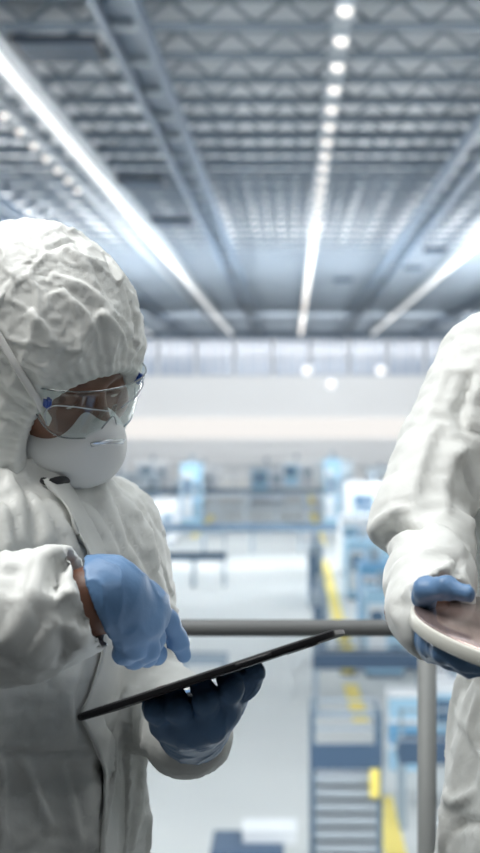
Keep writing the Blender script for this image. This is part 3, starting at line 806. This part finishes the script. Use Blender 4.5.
def wafer_mat():
    m = mat('silicon_film', (.42, .31, .28), .22, .7, coat=.2); nt = m.node_tree; b = nt.nodes['Principled BSDF']
    tc = nt.nodes.new('ShaderNodeTexCoord'); br = nt.nodes.new('ShaderNodeTexBrick'); br.offset = 0
    br.inputs['Color1'].default_value = (.43, .32, .29, 1); br.inputs['Color2'].default_value = (.37, .27, .245, 1); br.inputs['Mortar'].default_value = (.28, .20, .185, 1)
    br.inputs['Scale'].default_value = 1; br.inputs['Brick Width'].default_value = .012; br.inputs['Row Height'].default_value = .0075; br.inputs['Mortar Size'].default_value = .0005
    nt.links.new(tc.outputs['Object'], br.inputs['Vector']); nt.links.new(br.outputs['Color'], b.inputs['Base Color'])
    return m
M['wafer'] = wafer_mat()
# ================================================================ THE HALL
ZF, ZT = ZC - 6.0, ZC + 6.0      # hall floor, underside of the roof trusses
class MB:
    """collects boxes, bars and tubes into one mesh"""
    def __init__(s): s.v = []; s.f = []
    def box(s, x0, x1, y0, y1, z0, z1):
        n = len(s.v); s.v += [(x, y, z) for x in (x0, x1) for y in (y0, y1) for z in (z0, z1)]
        s.f += [tuple(n + i for i in q) for q in ((0, 1, 3, 2), (4, 6, 7, 5), (0, 4, 5, 1), (2, 3, 7, 6), (0, 2, 6, 4), (1, 5, 7, 3))]; return s
    def bar(s, p, q, w, h=None):
        p, q = np.array(p, float), np.array(q, float); t = nrm(q - p); u = np.cross(t, (0, 1, 0) if abs(t[1]) < .9 else (1, 0, 0)); u = nrm(u); k = np.cross(t, u); h = h or w
        n = len(s.v); s.v += [tuple(b + u * a * w / 2 + k * c * h / 2) for b in (p, q) for a, c in ((-1, -1), (1, -1), (1, 1), (-1, 1))]
        s.f += [tuple(n + i for i in g) for g in ((0, 1, 2, 3)[::-1], (4, 5, 6, 7), (0, 1, 5, 4), (1, 2, 6, 5), (2, 3, 7, 6), (3, 0, 4, 7))]; return s
    def cyl(s, p, q, r, seg=12):
        v, f = tube([p, q], r, seg); n = len(s.v); s.v += [tuple(x) for x in v]; s.f += [tuple(int(i) + n for i in g) for g in f]; return s
    def build(s, name, m, parent=None, bevel=0, smooth_=False):
        me = bpy.data.meshes.new(name); me.from_pydata(s.v, [], s.f); me.update()
        if smooth_: [setattr(p, 'use_smooth', True) for p in me.polygons]
        o = link(name, me, m, parent)
        if bevel: b = o.modifiers.new('bevel', 'BEVEL'); b.width = bevel; b.segments = 2; b.limit_method = 'ANGLE'
        return o
def struct(name, mb, m, parent=None):
    o = mb.build(name, m, parent); o['kind'] = 'structure'; return o
def copy_tree(o, parent=None):
    c = o.copy(); COL.objects.link(c)
    if parent is not None: c.parent = parent; c.matrix_parent_inverse = o.matrix_parent_inverse.copy()
    for ch in list(o.children): copy_tree(ch, c)
    return c
def floor_at(px, py, h=0.0):
    """point h above the hall floor seen at a pixel"""
    Y = FPX * (6.0 - h) / (py - VY); return (px - VX) / FPX * Y, Y

M['floor'] = vary(mat('hall_floor', (.60, .63, .63), .55, spec=.25), (.655, .68, .675), .25)
M['plat'] = mat('platform_floor', (.13, .135, .14), .6, bump=[('noise', 60, .001, .4)])
M['wall'] = mat('hall_wall', (.55, .58, .61), .7, bump=[('noise', 2, .02, .2)])
M['near_wall'] = mat('near_wall', (.07, .075, .08), .7, bump=[('noise', 2, .02, .2)])
M['far_wall'] = mat('end_wall', (.80, .82, .84), .7, bump=[('noise', 2, .02, .2)])
M['deck'] = vary(mat('roof_deck', (.64, .67, .70), .6, bump=[('noise', 3, .02, .2)]), (.72, .745, .77), .35)
M['truss'] = mat('truss_paint', (.235, .285, .34), .5, .1)
M['girder'] = mat('girder_paint', (.13, .18, .245), .5, .1)
M['lamp'] = mat('lamp_glow', (.9, .9, .88), .4, emit=((1.0, .88, .80), .80))
M['tube'] = mat('tube_glow', (.9, .9, .9), .4, emit=((1.0, .985, .97), .55))
M['band'] = mat('lit_band', (.06, .06, .06), .5, emit=((1.0, .965, .93), .86))
M['globe'] = mat('globe_glow', (.9, .9, .9), .4, emit=((.96, .97, 1.0), .85))
M['fixture'] = mat('fixture_paint', (.36, .41, .46), .5)
M['pane'] = mat('pale_pane', (.36, .43, .54), .12, emit=((.66, .74, .88), .10))
M['frame'] = mat('window_frame', (.56, .61, .68), .5)
M['vent'] = mat('vent_dark', (.03, .045, .07), .6)
M['rail'] = mat('rail_steel', (.15, .155, .155), .6, .15, bump=[('noise', 40, .0004, .3)])
M['post'] = mat('post_steel', (.235, .245, .24), .6, .15, bump=[('noise', 40, .0004, .3)])
M['slate'] = mat('slate_paint', (.055, .10, .17), .5)
M['steel'] = mat('machine_grey', (.30, .37, .44), .45, .2)
M['pale'] = mat('machine_white', (.72, .75, .78), .45)
M['sky'] = mat('machine_blue', (.33, .54, .70), .45)
M['mist'] = mat('machine_blue_hazed', (.60, .71, .79), .5)  # far machine blue, paled so distance haze sits in the colour
M['haze_grey'] = mat('machine_grey_hazed', (.62, .67, .71), .5)  # grey of distant machines, lightened in the paint to imitate haze
M['midslate'] = mat('grey_blue_paint', (.085, .14, .205), .5)
M['deep'] = mat('crate_blue', (.14, .36, .58), .45)
M['glass'] = mat('machine_window', (.10, .17, .26), .12)
M['yellow'] = mat('safety_yellow', (.90, .74, .18), .5)
M['roller'] = mat('roller_steel', (.45, .50, .55), .35, .6)

def shell():
    struct('floor', MB().box(-34, 34, -8, 126, ZF - .3, ZF), M['floor'])
    struct('floor_platform', MB().box(-7, 7, -7.5, 2.75, -.25, 0), M['plat'])
    struct('ceiling', MB().box(-34, 34, -8, 126, ZT + .75, ZT + 1.0), M['deck'])
    struct('wall_left', MB().box(-34.3, -34, -8, 126, ZF, ZT + .75), M['wall'])
    struct('wall_right', MB().box(34, 34.3, -8, 126, ZF, ZT + .75), M['wall'])
    struct('wall_near', MB().box(-34, 34, -8.3, -8, ZF, ZT + .75), M['near_wall'])
    fw = struct('wall_far', MB().box(-34, 34, 126, 126.4, ZF, ZT + .75), M['far_wall'])
    struct('trim_1', MB().box(-30, 30, 125.7, 126, ZC - 2.75, ZC - 1.1), M['band'])
    t = MB()
    for z in (-3.1, -3.9, -4.6, -5.2): t.box(-30, 30, 125.5, 126, ZC + z - .12, ZC + z + .12)
    struct('trim_2', t, M['far_wall']); struct('trim_3', MB().box(-34, 34, 125.3, 126, ZC + 5.5, ZC + 6.2), M['girder'])
    k = 0
    for i in range(17):
        x = -27 + i * 3.2; k += 1
        f = MB(); z0, z1 = ZC + 2.5, ZC + 5.4
        for a in np.linspace(x, x + 2.9, 4): f.box(a - .07, a + .07, 125.75, 126, z0, z1)
        for b in (z0, (z0 + z1) / 2, z1): f.box(x, x + 2.9, 125.76, 126, b - .06, b + .06)
        w = struct('window_%d' % k, f, M['frame'])
        MB().box(x, x + 2.9, 125.9, 125.99, z0, z1).build('pane', M['pane'], w)

def roof():
    t0 = empty('roof_truss', (0, 16, ZT), 'slate-grey lattice truss crossing under the pale roof deck', 'roof truss', 'lattice trusses under the roof deck')
    X0, X1, H_, p = -30.0, 30.0, .46, .92
    MB().box(X0, X1, 15.94, 16.06, ZT, ZT + .12).build('bottom_chord', M['truss'], t0)
    MB().box(X0, X1, 15.94, 16.06, ZT + H_, ZT + H_ + .12).build('top_chord', M['truss'], t0)
    w = MB(); n = int((X1 - X0) / p)
    for i in range(n):
        x = X0 + i * p; w.bar((x, 16, ZT + .1), (x + p / 2, 16, ZT + H_ + .02), .065); w.bar((x + p / 2, 16, ZT + H_ + .02), (x + p, 16, ZT + .1), .065)
    w.build('web', M['truss'], t0)
    for k in range(1, 55): c = copy_tree(t0); c.location.y = 16 + 2 * k
    g0 = None
    for lab, x in (('dark roof girder running away above the hooded person', -2.53), ('dark roof girder running away above the person with the disc', 4.15), ('dark roof girder at the far left of the ceiling', -8.6), ('dark roof girder beyond the right light strip', 10.4)):
        g = empty('roof_girder', (x, 10, ZT - .4), lab, 'roof girder')
        MB().box(x - .30, x + .30, 10, 125, ZT - .10, ZT).build('web', M['girder'], g)
        for s in (-1, 1): MB().box(x + s * .28 - .06, x + s * .28 + .06, 10, 125, ZT - .36, ZT - .02).build('flange', M['girder'], g)
        b0 = MB().box(x - .22, x + .22, 11, 11.3, ZT - .20, ZT - .10).build('rung', M['fixture'], g)
        for k in range(1, 47): c = b0.copy(); COL.objects.link(c); c.parent = g; c.matrix_parent_inverse = b0.matrix_parent_inverse.copy(); c.location.y = 2.4 * k
    # a row of round lamps on a rail, two rows of long tubes, a short row of small lamps
    def rail(lab, x, w_=.16):
        o = MB().box(x - w_ / 2, x + w_ / 2, 12, 124, ZT - .20, ZT).build('lamp_rail', M['fixture']); tag(o, lab, 'lamp rail'); return o
    rail('grey rail carrying the middle row of round lamps', .78, .3)
    def lamp(x, y, r, lab, grp):
        o = empty('ceiling_lamp', (x, y, ZT - .26), lab, 'ceiling lamp', grp)
        MB().cyl((x, y, ZT - .20), (x, y, ZT - .29), r * 1.1, 14).build('housing', M['fixture'], o)
        d = Field((x - r - .06, y - r - .06, ZT - .52), (x + r + .06, y + r + .06, ZT - .2), .03); d.ell((x, y, ZT - .30), np.eye(3), (r, r, .12), 0)
        v, q = d.mesh(); link('diffuser', to_mesh('diffuser', v, q), M['lamp'], o); return o
    l0 = lamp(.78, 18, .12, 'small round lamp glowing on the middle ceiling rail', 'lamps on the middle rail')
    for k in range(1, 58): c = copy_tree(l0); c.location.y += 1.8 * k
    rail('grey rail carrying the small lamps at the upper left', -5.63)
    l1 = lamp(-5.63, 26, .09, 'small lamp glowing beside the long left light strip', 'small lamps at the upper left')
    for k in range(1, 9): c = copy_tree(l1); c.location.y += 1.7 * k
    def strips(x, lab, grp):
        o = empty('ceiling_strip_light', (x, 16, ZT - .2), lab, 'strip light', grp)
        MB().box(x - .30, x + .30, 16, 19.9, ZT - .16, ZT + .02).build('reflector', M['fixture'], o)
        MB().box(x - .085, x + .085, 16.05, 19.85, ZT - .24, ZT - .16).build('tube', M['tube'], o)
        for k in range(1, 27): c = copy_tree(o); c.location.y += 4 * k
    strips(-4.9, 'long white strip light in the bright line at the upper left', 'left line of strip lights')
    strips(6.7, 'long white strip light in the line behind the disc holder', 'right line of strip lights')
    strips(-11.6, 'white strip light in the outermost left line', 'outer left line of strip lights')
    for px, py, s, lab in ((60, 45, 1.4, 'largest dark roof vent, top left corner'), (141, 179, 1.2, 'dark roof vent above the hood, nearer of the two'), (172, 220, 1.3, 'dark roof vent right of the hood top'),
                      (435, 249, .8, 'dark roof vent near the right light strip, nearer of the pair'), (413, 267, .8, 'dark roof vent near the right light strip, farther of the pair'), (343, 279, .9, 'dark roof vent near the far end, right of the lamp row')):
        Y = FPX * 6.0 / (VY - py); x = (px - VX) / FPX * Y
        o = empty('roof_vent', (x, Y, ZT - .05), lab, 'roof vent')
        f = MB().box(x - s / 2, x + s / 2, Y - s * .5, Y + s * .5, ZT - .12, ZT); f.build('housing', M['vent'], o)
        l = MB()
        for k in range(6): yy = Y - s * .42 + k * s * .16; l.box(x - s * .44, x + s * .44, yy, yy + .05, ZT - .16, ZT - .12)
        l.build('louvre', M['girder'], o)
    for px, py, lab in ((307, 370, 'white wall lamp on the end wall, left of the three'), (381, 370, 'white wall lamp on the end wall, right of the three'), (331, 384, 'white wall lamp on the end wall, lowest of the three')):
        x, z = (px - VX) / FPX * 125, ZC + (VY - py) / FPX * 125
        o = empty('wall_lamp', (x, 125.5, z), lab, 'wall lamp')
        MB().box(x - .25, x + .25, 125.5, 126, z - .25, z + .25).build('bracket', M['fixture'], o, .05)
        d = Field((x - .7, 124.6, z - .7), (x + .7, 125.9, z + .7), .08); d.ell((x, 125.2, z), np.eye(3), (.42, .4, .42), 0); v, q = d.mesh(); link('globe', to_mesh('globe', v, q), M['globe'], o)

def railing():
    Y = 2.56; z = ZC + (VY - 628) / FPX * Y
    o = empty('railing', (0, Y, 0), 'grey steel handrail with round post behind the two people', 'railing')
    MB().cyl((-5, Y, z), (5, Y, z), .0145, 20).build('handrail', M['rail'], o, smooth_=True)
    for x in ((427 - VX) / FPX * Y - 3.6, (427 - VX) / FPX * Y - 1.8, (427 - VX) / FPX * Y, (427 - VX) / FPX * Y + 1.8):
        p = MB().cyl((x, Y, 0.0), (x, Y, z - .010), .0165, 20).build('post', M['post'], o, smooth_=True)
        MB().cyl((x, Y, 0.0), (x, Y, .012), .045, 20).build('foot_plate', M['post'], p)

def rack(x0, x1, Y, dep, h, lab):
    """open equipment rack: posts, wide slats, dark panel, top guard frame, yellow marker"""
    o = empty('equipment_rack', ((x0 + x1) / 2, Y + dep / 2, ZF), lab, 'rack')
    for x in (x0 + .02, x1 - .02):
        for y in (Y + .02, Y + dep - .02): MB().box(x - .03, x + .03, y - .03, y + .03, ZF, ZF + h).build('post', M['midslate'], o)
    MB().box(x0, x1, Y - .02, Y + .03, ZF + 1.63, ZF + 1.93).build('dark_panel', M['slate'], o, .008)
    z = .12
    while z < 1.6: MB().box(x0 + .05, x1 - .05, Y, Y + dep, ZF + z, ZF + z + .115).build('slat', M['roller'], o, .01); z += .165
    MB().box(x0 + .05, x1 - .05, Y + dep - .03, Y + dep, ZF + .1, ZF + 1.6).build('back_panel', M['steel'], o)
    g = MB()
    for zz in (2.1, h - .03): g.box(x0, x1, Y, Y + .03, ZF + zz, ZF + zz + .03).box(x0, x0 + .03, Y, Y + dep, ZF + zz, ZF + zz + .03).box(x1 - .03, x1, Y, Y + dep, ZF + zz, ZF + zz + .03).box(x0, x1, Y + dep - .03, Y + dep, ZF + zz, ZF + zz + .03)
    g.build('guard_rail', M['steel'], o)
    MB().box(x1 - .15, x1 - .03, Y - .09, Y - .02, ZF + 1.30, ZF + 1.64).build('warning_marker', M['yellow'], o, .02)
    return o
def bridge(x0, x1, Y, h0, h1, lab, m='slate', dep=.5, legs=2.4, rail=0):
    """transfer line crossing the hall: dark apron, bed and legs"""
    o = empty('transfer_conveyor', ((x0 + x1) / 2, Y + dep / 2, ZF), lab, 'conveyor')
    MB().box(x0, x1, Y, Y + .05, ZF + h0, ZF + h1).build('apron', M[m], o)
    MB().box(x0, x1, Y + .05, Y + dep, ZF + h1 - .12, ZF + h1 - .04).build('bed', M['steel'], o)
    MB().box(x0, x1, Y + dep, Y + dep + .05, ZF + h0, ZF + h1).build('back_apron', M[m], o)
    n = max(2, int((x1 - x0) / legs) + 1)
    for x in np.linspace(x0 + .06, x1 - .06, n):
        for yy in (Y + .03, Y + dep - .03): MB().box(x - .05, x + .05, yy - .03, yy + .03, ZF, ZF + h0).build('leg', M['steel'], o)
    if rail:
        for x in np.linspace(x0 + .04, x1 - .04, max(2, int((x1 - x0) / 1.2) + 1)): MB().box(x - .025, x + .025, Y, Y + .05, ZF + h1, ZF + h1 + rail).build('guard_post', M['steel'], o)
        g = MB()
        for t in (.55, 1.0): g.box(x0, x1, Y, Y + .05, ZF + h1 + rail * t - .04, ZF + h1 + rail * t)
        g.build('guard_rail', M['steel'], o)
    return o
def cabinet(x0, x1, Y, dep, h, lab, body='pale', panel='sky', top=True, grp=None, name='machine_cabinet'):
    o = empty(name, ((x0 + x1) / 2, Y + dep / 2, ZF), lab, 'machine', grp); w = x1 - x0
    MB().box(x0, x1, Y, Y + dep, ZF + .1, ZF + h).build('body', M[body], o, .03)
    MB().box(x0 + .05, x1 - .05, Y + .05, Y + dep - .05, ZF, ZF + .1).build('plinth', M['slate'], o)
    d = MB().box(x0 + w * .08, x0 + w * .55, Y - .03, Y, ZF + h * .18, ZF + h * .85).build('door', M[panel], o)
    MB().box(x0 + w * .14, x0 + w * .49, Y - .045, Y - .03, ZF + h * .5, ZF + h * .78).build('window', M['glass'], d)
    c = MB().box(x0 + w * .64, x0 + w * .92, Y - .05, Y, ZF + h * .5, ZF + h * .72).build('control_panel', M['steel'], o)
    MB().box(x0 + w * .68, x0 + w * .88, Y - .06, Y - .05, ZF + h * .58, ZF + h * .69).build('display', M['glass'], c)
    v = MB()
    for k in range(5): z = ZF + h * (.2 + .045 * k); v.box(x0 + w * .64, x0 + w * .92, Y - .02, Y, z, z + h * .02)
    v.build('vent', M['slate'], o)
    if top: MB().cyl(((x0 + x1) / 2, Y + dep / 2, ZF + h), ((x0 + x1) / 2, Y + dep / 2, ZF + h + .35), .12, 12).build('duct', M['steel'], o)
    return o

def machines():
    rack(.24, 1.09, 18.0, .8, 2.32, 'tall slatted equipment rack with a dark panel, lower right of the aisle')
    bridge(1.52, 4.8, 21.2, .92, 1.24, 'dark slate transfer line right of the slatted rack, nearest of the cross lines', rail=.46)
    bridge(.42, 2.6, 29.2, .86, 1.16, 'dark transfer line behind the tip of the tablet, second of the cross lines', rail=.4)
    bridge(-5.6, 4.4, 61, .86, 1.16, 'long dark transfer line across the hall, third of the cross lines', legs=2.0, rail=1.2, m='midslate')
    bridge(-8.5, 7, 87, .85, 1.12, 'long dark transfer line farthest down the hall', legs=3, rail=1.3, m='midslate')
    bridge(-4.3, -2.15, 49.5, .86, 1.1, 'short dark transfer line beside the chest of the hooded person', rail=1.3, legs=1, m='midslate')
    bridge(-2.2, -1.25, 29.5, .88, 1.05, 'short slate bench right of the wrinkled far sleeve', m='steel', legs=1)
    # cart with a white carton
    o = empty('workbench', (-.5, 17.4, ZF), 'dark topped workbench at the bottom of the open aisle', 'workbench')
    MB().box(-.92, -.08, 17.0, 17.9, ZF + .86, ZF + .93).build('tabletop', M['slate'], o, .015)
    MB().box(-.88, -.12, 17.05, 17.85, ZF + .3, ZF + .34).build('lower_shelf', M['steel'], o)
    for x in (-.87, -.13):
        for y in (17.06, 17.84): MB().box(x - .03, x + .03, y - .03, y + .03, ZF, ZF + .86).build('leg', M['steel'], o)
    c = empty('carton', (-.25, 17.6, ZF + .93), 'white carton lying on the dark workbench', 'carton')
    MB().box(-.56, .06, 17.35, 17.85, ZF + .93, ZF + 1.05).build('box', M['pale'], c, .01); MB().box(-.57, .07, 17.34, 17.86, ZF + 1.05, ZF + 1.08).build('lid', M['pale'], c, .008)
    # yellow floor line, broken where machines cross it
    for (y0, y1, x0, x1), lab in zip(((18.5, 23.0, 1.39, 1.40), (28.4, 32.2, 1.33, 1.27), (41.5, 58, 1.32, 1.28), (64, 84, 1.35, 1.2), (90, 112, 1.3, 1.3), (68, 82, -4.45, -4.2)),
            ('yellow floor line beside the slatted equipment rack', 'yellow floor line between the first and second cross lines', 'yellow floor line above the handrail, longest piece', 'yellow floor line just past the third cross line', 'yellow floor line farthest down the hall', 'yellow floor line left of the open aisle')):
        n = len([1]); v = MB(); w = .16 if y0 > 40 else .15
        vs = [(x0 - w, y0, ZF), (x0 + w, y0, ZF), (x1 + w, y1, ZF), (x1 - w, y1, ZF)]; m_ = MB(); m_.v = vs + [(a, b, c_ + .006) for a, b, c_ in vs]
        m_.f = [(3, 2, 1, 0), (4, 5, 6, 7), (0, 1, 5, 4), (1, 2, 6, 5), (2, 3, 7, 6), (3, 0, 4, 7)]
        tag(m_.build('floor_line', M['yellow']), lab, 'floor marking')
    for px, py, h, lab in ((348, 674, .62, 'yellow bollard below the handrail, lower of the two'), (344, 646, .62, 'yellow bollard below the handrail, upper of the two')):
        x, y = floor_at(px, py); b = empty('bollard', (x, y, ZF), lab, 'bollard')
        MB().cyl((x, y, ZF + .03), (x, y, ZF + h), .15, 16).build('post', M['yellow'], b, smooth_=True); MB().cyl((x, y, ZF), (x, y, ZF + .03), .21, 16).build('base', M['slate'], b)
        MB().cyl((x, y, ZF + h * .62), (x, y, ZF + h * .8), .154, 16).build('reflective_band', M['pale'], b)
    # stacked blue crates by the first cross line
    for i, lab in enumerate(('blue crate at the bottom of the stack left of the steel post', 'blue crate in the middle of the stack left of the steel post', 'blue crate on top of the stack left of the steel post')):
        x0, y0, z0 = 1.62, 24.6, ZF + .42 * i; b = empty('crate', (x0 + .35, y0 + .3, z0), lab, 'crate')
        MB().box(x0, x0 + .72, y0, y0 + .6, z0, z0 + .36).build('tub', M['sky' if i % 2 == 0 else 'deep'], b, .02); MB().box(x0 - .03, x0 + .75, y0 - .03, y0 + .63, z0 + .36, z0 + .42).build('rim', M['pale'], b, .01)
    specs = [(1.62, 2.5, 33, 1.3, 1.9, 'sky', 'pale', 'light blue machine behind the second cross line, right of the yellow bollards'),
             (2.75, 3.8, 33.5, 1.4, 2.0, 'pale', 'sky', 'white machine right of the light blue one, behind the disc holder'),
             (1.75, 2.6, 38.5, 1.5, 1.9, 'deep', 'pale', 'deep blue machine above the handrail near the yellow line'),
             (2.9, 4.1, 41, 1.6, 2.1, 'pale', 'sky', 'white machine past the deep blue one, behind the disc holder'),
             (1.7, 2.7, 46, 2.0, 1.8, 'sky', 'pale', 'light blue machine halfway down the right row'),
             (2.3, 3.4, 25.4, 1.2, 1.3, 'pale', 'sky', 'low white machine behind the steel post'),
             (3.0, 4.0, 52, 2.0, 2.4, 'steel', 'sky', 'grey machine before the third cross line, right row'),
             (1.75, 2.9, 53, 2.0, 2.0, 'pale', 'sky', 'white machine before the third cross line, next to the yellow line'),
             (.50, .84, 34, 1.2, 1.7, 'steel', 'glass', 'narrow grey machine left of the yellow bollards'),
             (.5, .95, 44, 1.5, 1.9, 'steel', 'glass', 'narrow grey machine at the left of the yellow line')]
    for x0, x1, y, d, h, b, p, lab in specs: cabinet(x0, x1, y, d, h, lab, b, p)
    rng = random.Random(4); used = []
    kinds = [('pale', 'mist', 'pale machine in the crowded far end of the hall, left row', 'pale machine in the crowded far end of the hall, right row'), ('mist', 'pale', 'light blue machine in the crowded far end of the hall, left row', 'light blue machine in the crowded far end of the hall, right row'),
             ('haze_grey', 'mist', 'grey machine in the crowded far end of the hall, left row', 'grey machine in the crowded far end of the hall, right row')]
    for x0, y, w, h, b, lab in ((-5.3, 72, 1.0, 3.2, 'sky', 'tall light blue tower between the third and farthest cross lines'), (-8.2, 58, 1.5, 2.6, 'pale', 'pale machine standing far behind the hooded person, taller of the two there'), (-6.4, 52.5, 1.3, 2.0, 'steel', 'grey machine standing far behind the hooded person, lower of the two there'),
                         (1.6, 72, .8, 3.4, 'sky', 'tall light blue tower in the right row beside the yellow line'), (-2.6, 92, 2.2, 2.4, 'pale', 'pale machine in the middle behind the farthest cross line'), (-.9, 104, 2.6, 2.2, 'pale', 'pale wide machine in the middle near the end wall')):
        cabinet(x0, x0 + w, y, 1.5, h, lab, b, 'pale' if b == 'sky' else 'sky'); used.append((x0, x0 + w, y, y + 1.5))
    for side in (-1, 1):
        y = 64.5
        while y < 110:
            for lane in range(3):
                if rng.random() < .22: continue
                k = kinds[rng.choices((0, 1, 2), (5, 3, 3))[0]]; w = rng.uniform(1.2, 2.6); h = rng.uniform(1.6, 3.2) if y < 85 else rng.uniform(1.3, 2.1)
                x0 = (1.9 + lane * 3.6 + rng.uniform(0, .6)) if side > 0 else (-4.9 - lane * 3.6 - rng.uniform(0, .6) - w)
                yy = y + rng.uniform(0, 1)
                if 84 < yy < 88.2: continue
                if any(x0 < b1 + .3 and x0 + w > b0 - .3 and yy < d1 + .4 and yy + 1.8 > d0 - .4 for b0, b1, d0, d1 in used): continue
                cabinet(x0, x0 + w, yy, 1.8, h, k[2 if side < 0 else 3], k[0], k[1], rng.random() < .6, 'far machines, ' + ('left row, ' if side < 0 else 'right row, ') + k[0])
            y += rng.uniform(5, 7)
def look(o,t): o.rotation_euler=(Vector(t)-o.location).to_track_quat('-Z','Y').to_euler()
def area(name,loc,target,power,sx,sy,col=(1,1,1)):
    l=bpy.data.lights.new(name,'AREA'); l.shape='RECTANGLE'; l.size=sx; l.size_y=sy; l.energy=power; l.color=col
    o=bpy.data.objects.new(name,l); COL.objects.link(o); o.location=loc; look(o,target); return o
cam=bpy.data.cameras.new('camera'); co=bpy.data.objects.new('camera',cam); COL.objects.link(co); co.location=(0,0,ZC); co.rotation_euler=(math.pi/2,0,0)
cam.sensor_fit='AUTO'; cam.sensor_width=36; cam.lens=FPX/853*36; cam.shift_x=-(VX-240)/853; cam.shift_y=(VY-426.5)/853
cam.clip_end=500; cam.clip_start=.05
SC.camera=co
SC.view_settings.view_transform='Standard'; SC.view_settings.look='None'
# ================================================================ LIGHT AND CAMERA
def lights():
    for x in (-27, -19, -11.6, -4.9, .78, 6.7, 13, 20, 27): area('hall_light', (x, 62, ZT - .5), (x, 62.001, ZF), 430, .4, 120, (.94, .98, 1.0))
    for x in (-15, 14): area('added_uplight', (x, 56, ZC - 3), (x * .7, 56.001, ZT), 70000, 2.0, 120, (1.0, .985, .96))  # added lights without fixtures, brighten the roof deck and trusses
    area('added_wall_wash', (0, 112, ZT - .6), (0, 126, ZC - 3.5), 1500, 50, 1.0, (1.0, .985, .97))  # added light without a fixture, lifts the end wall
    area('added_wall_wash', (0, 98, ZT - .6), (0, 126, ZF + 2), 2300, 46, .8, (1.0, .985, .97))  # second added light, for the lower end wall and far machine fronts
    area('added_flood', (0, 9, ZT - .7), (0, 30, ZF + 1), 3400, 26, .6, (.96, .99, 1.0))  # unseen light added above the frame for machine fronts and near floor
    area('key_light', (-1.35, 1.3, 3.6), (.0, 1.75, 1.3), 79, 1.4, 1.4, (1.0, .995, .975))
    area('platform_light', (.3, 2.0, 4.6), (.2, 1.7, 0), 60, 2.4, 1.2, (.97, .99, 1.0))
    area('fill_light', (1.3, -.2, 3.0), (-.2, 1.7, 1.3), 11, 1.0, 1.0, (.97, .99, 1.0))  # unseen fill added to lift the mask and chest
    w = bpy.data.worlds.new('world'); SC.world = w; w.use_nodes = True; w.node_tree.nodes['Background'].inputs[0].default_value = (.7, .8, .95, 1); w.node_tree.nodes['Background'].inputs[1].default_value = .3
shell(); roof(); railing(); machines()
if True:
    person_a(); _r, dc, du = person_b(); tablet(); wafer(dc, du)
lights()
cam.dof.use_dof = True; cam.dof.focus_distance = 1.60; cam.dof.aperture_fstop = (FPX / 853 * 36) / 11.5; cam.dof.aperture_blades = 0
SC.view_settings.exposure = 0.0; SC.view_settings.gamma = 1.0
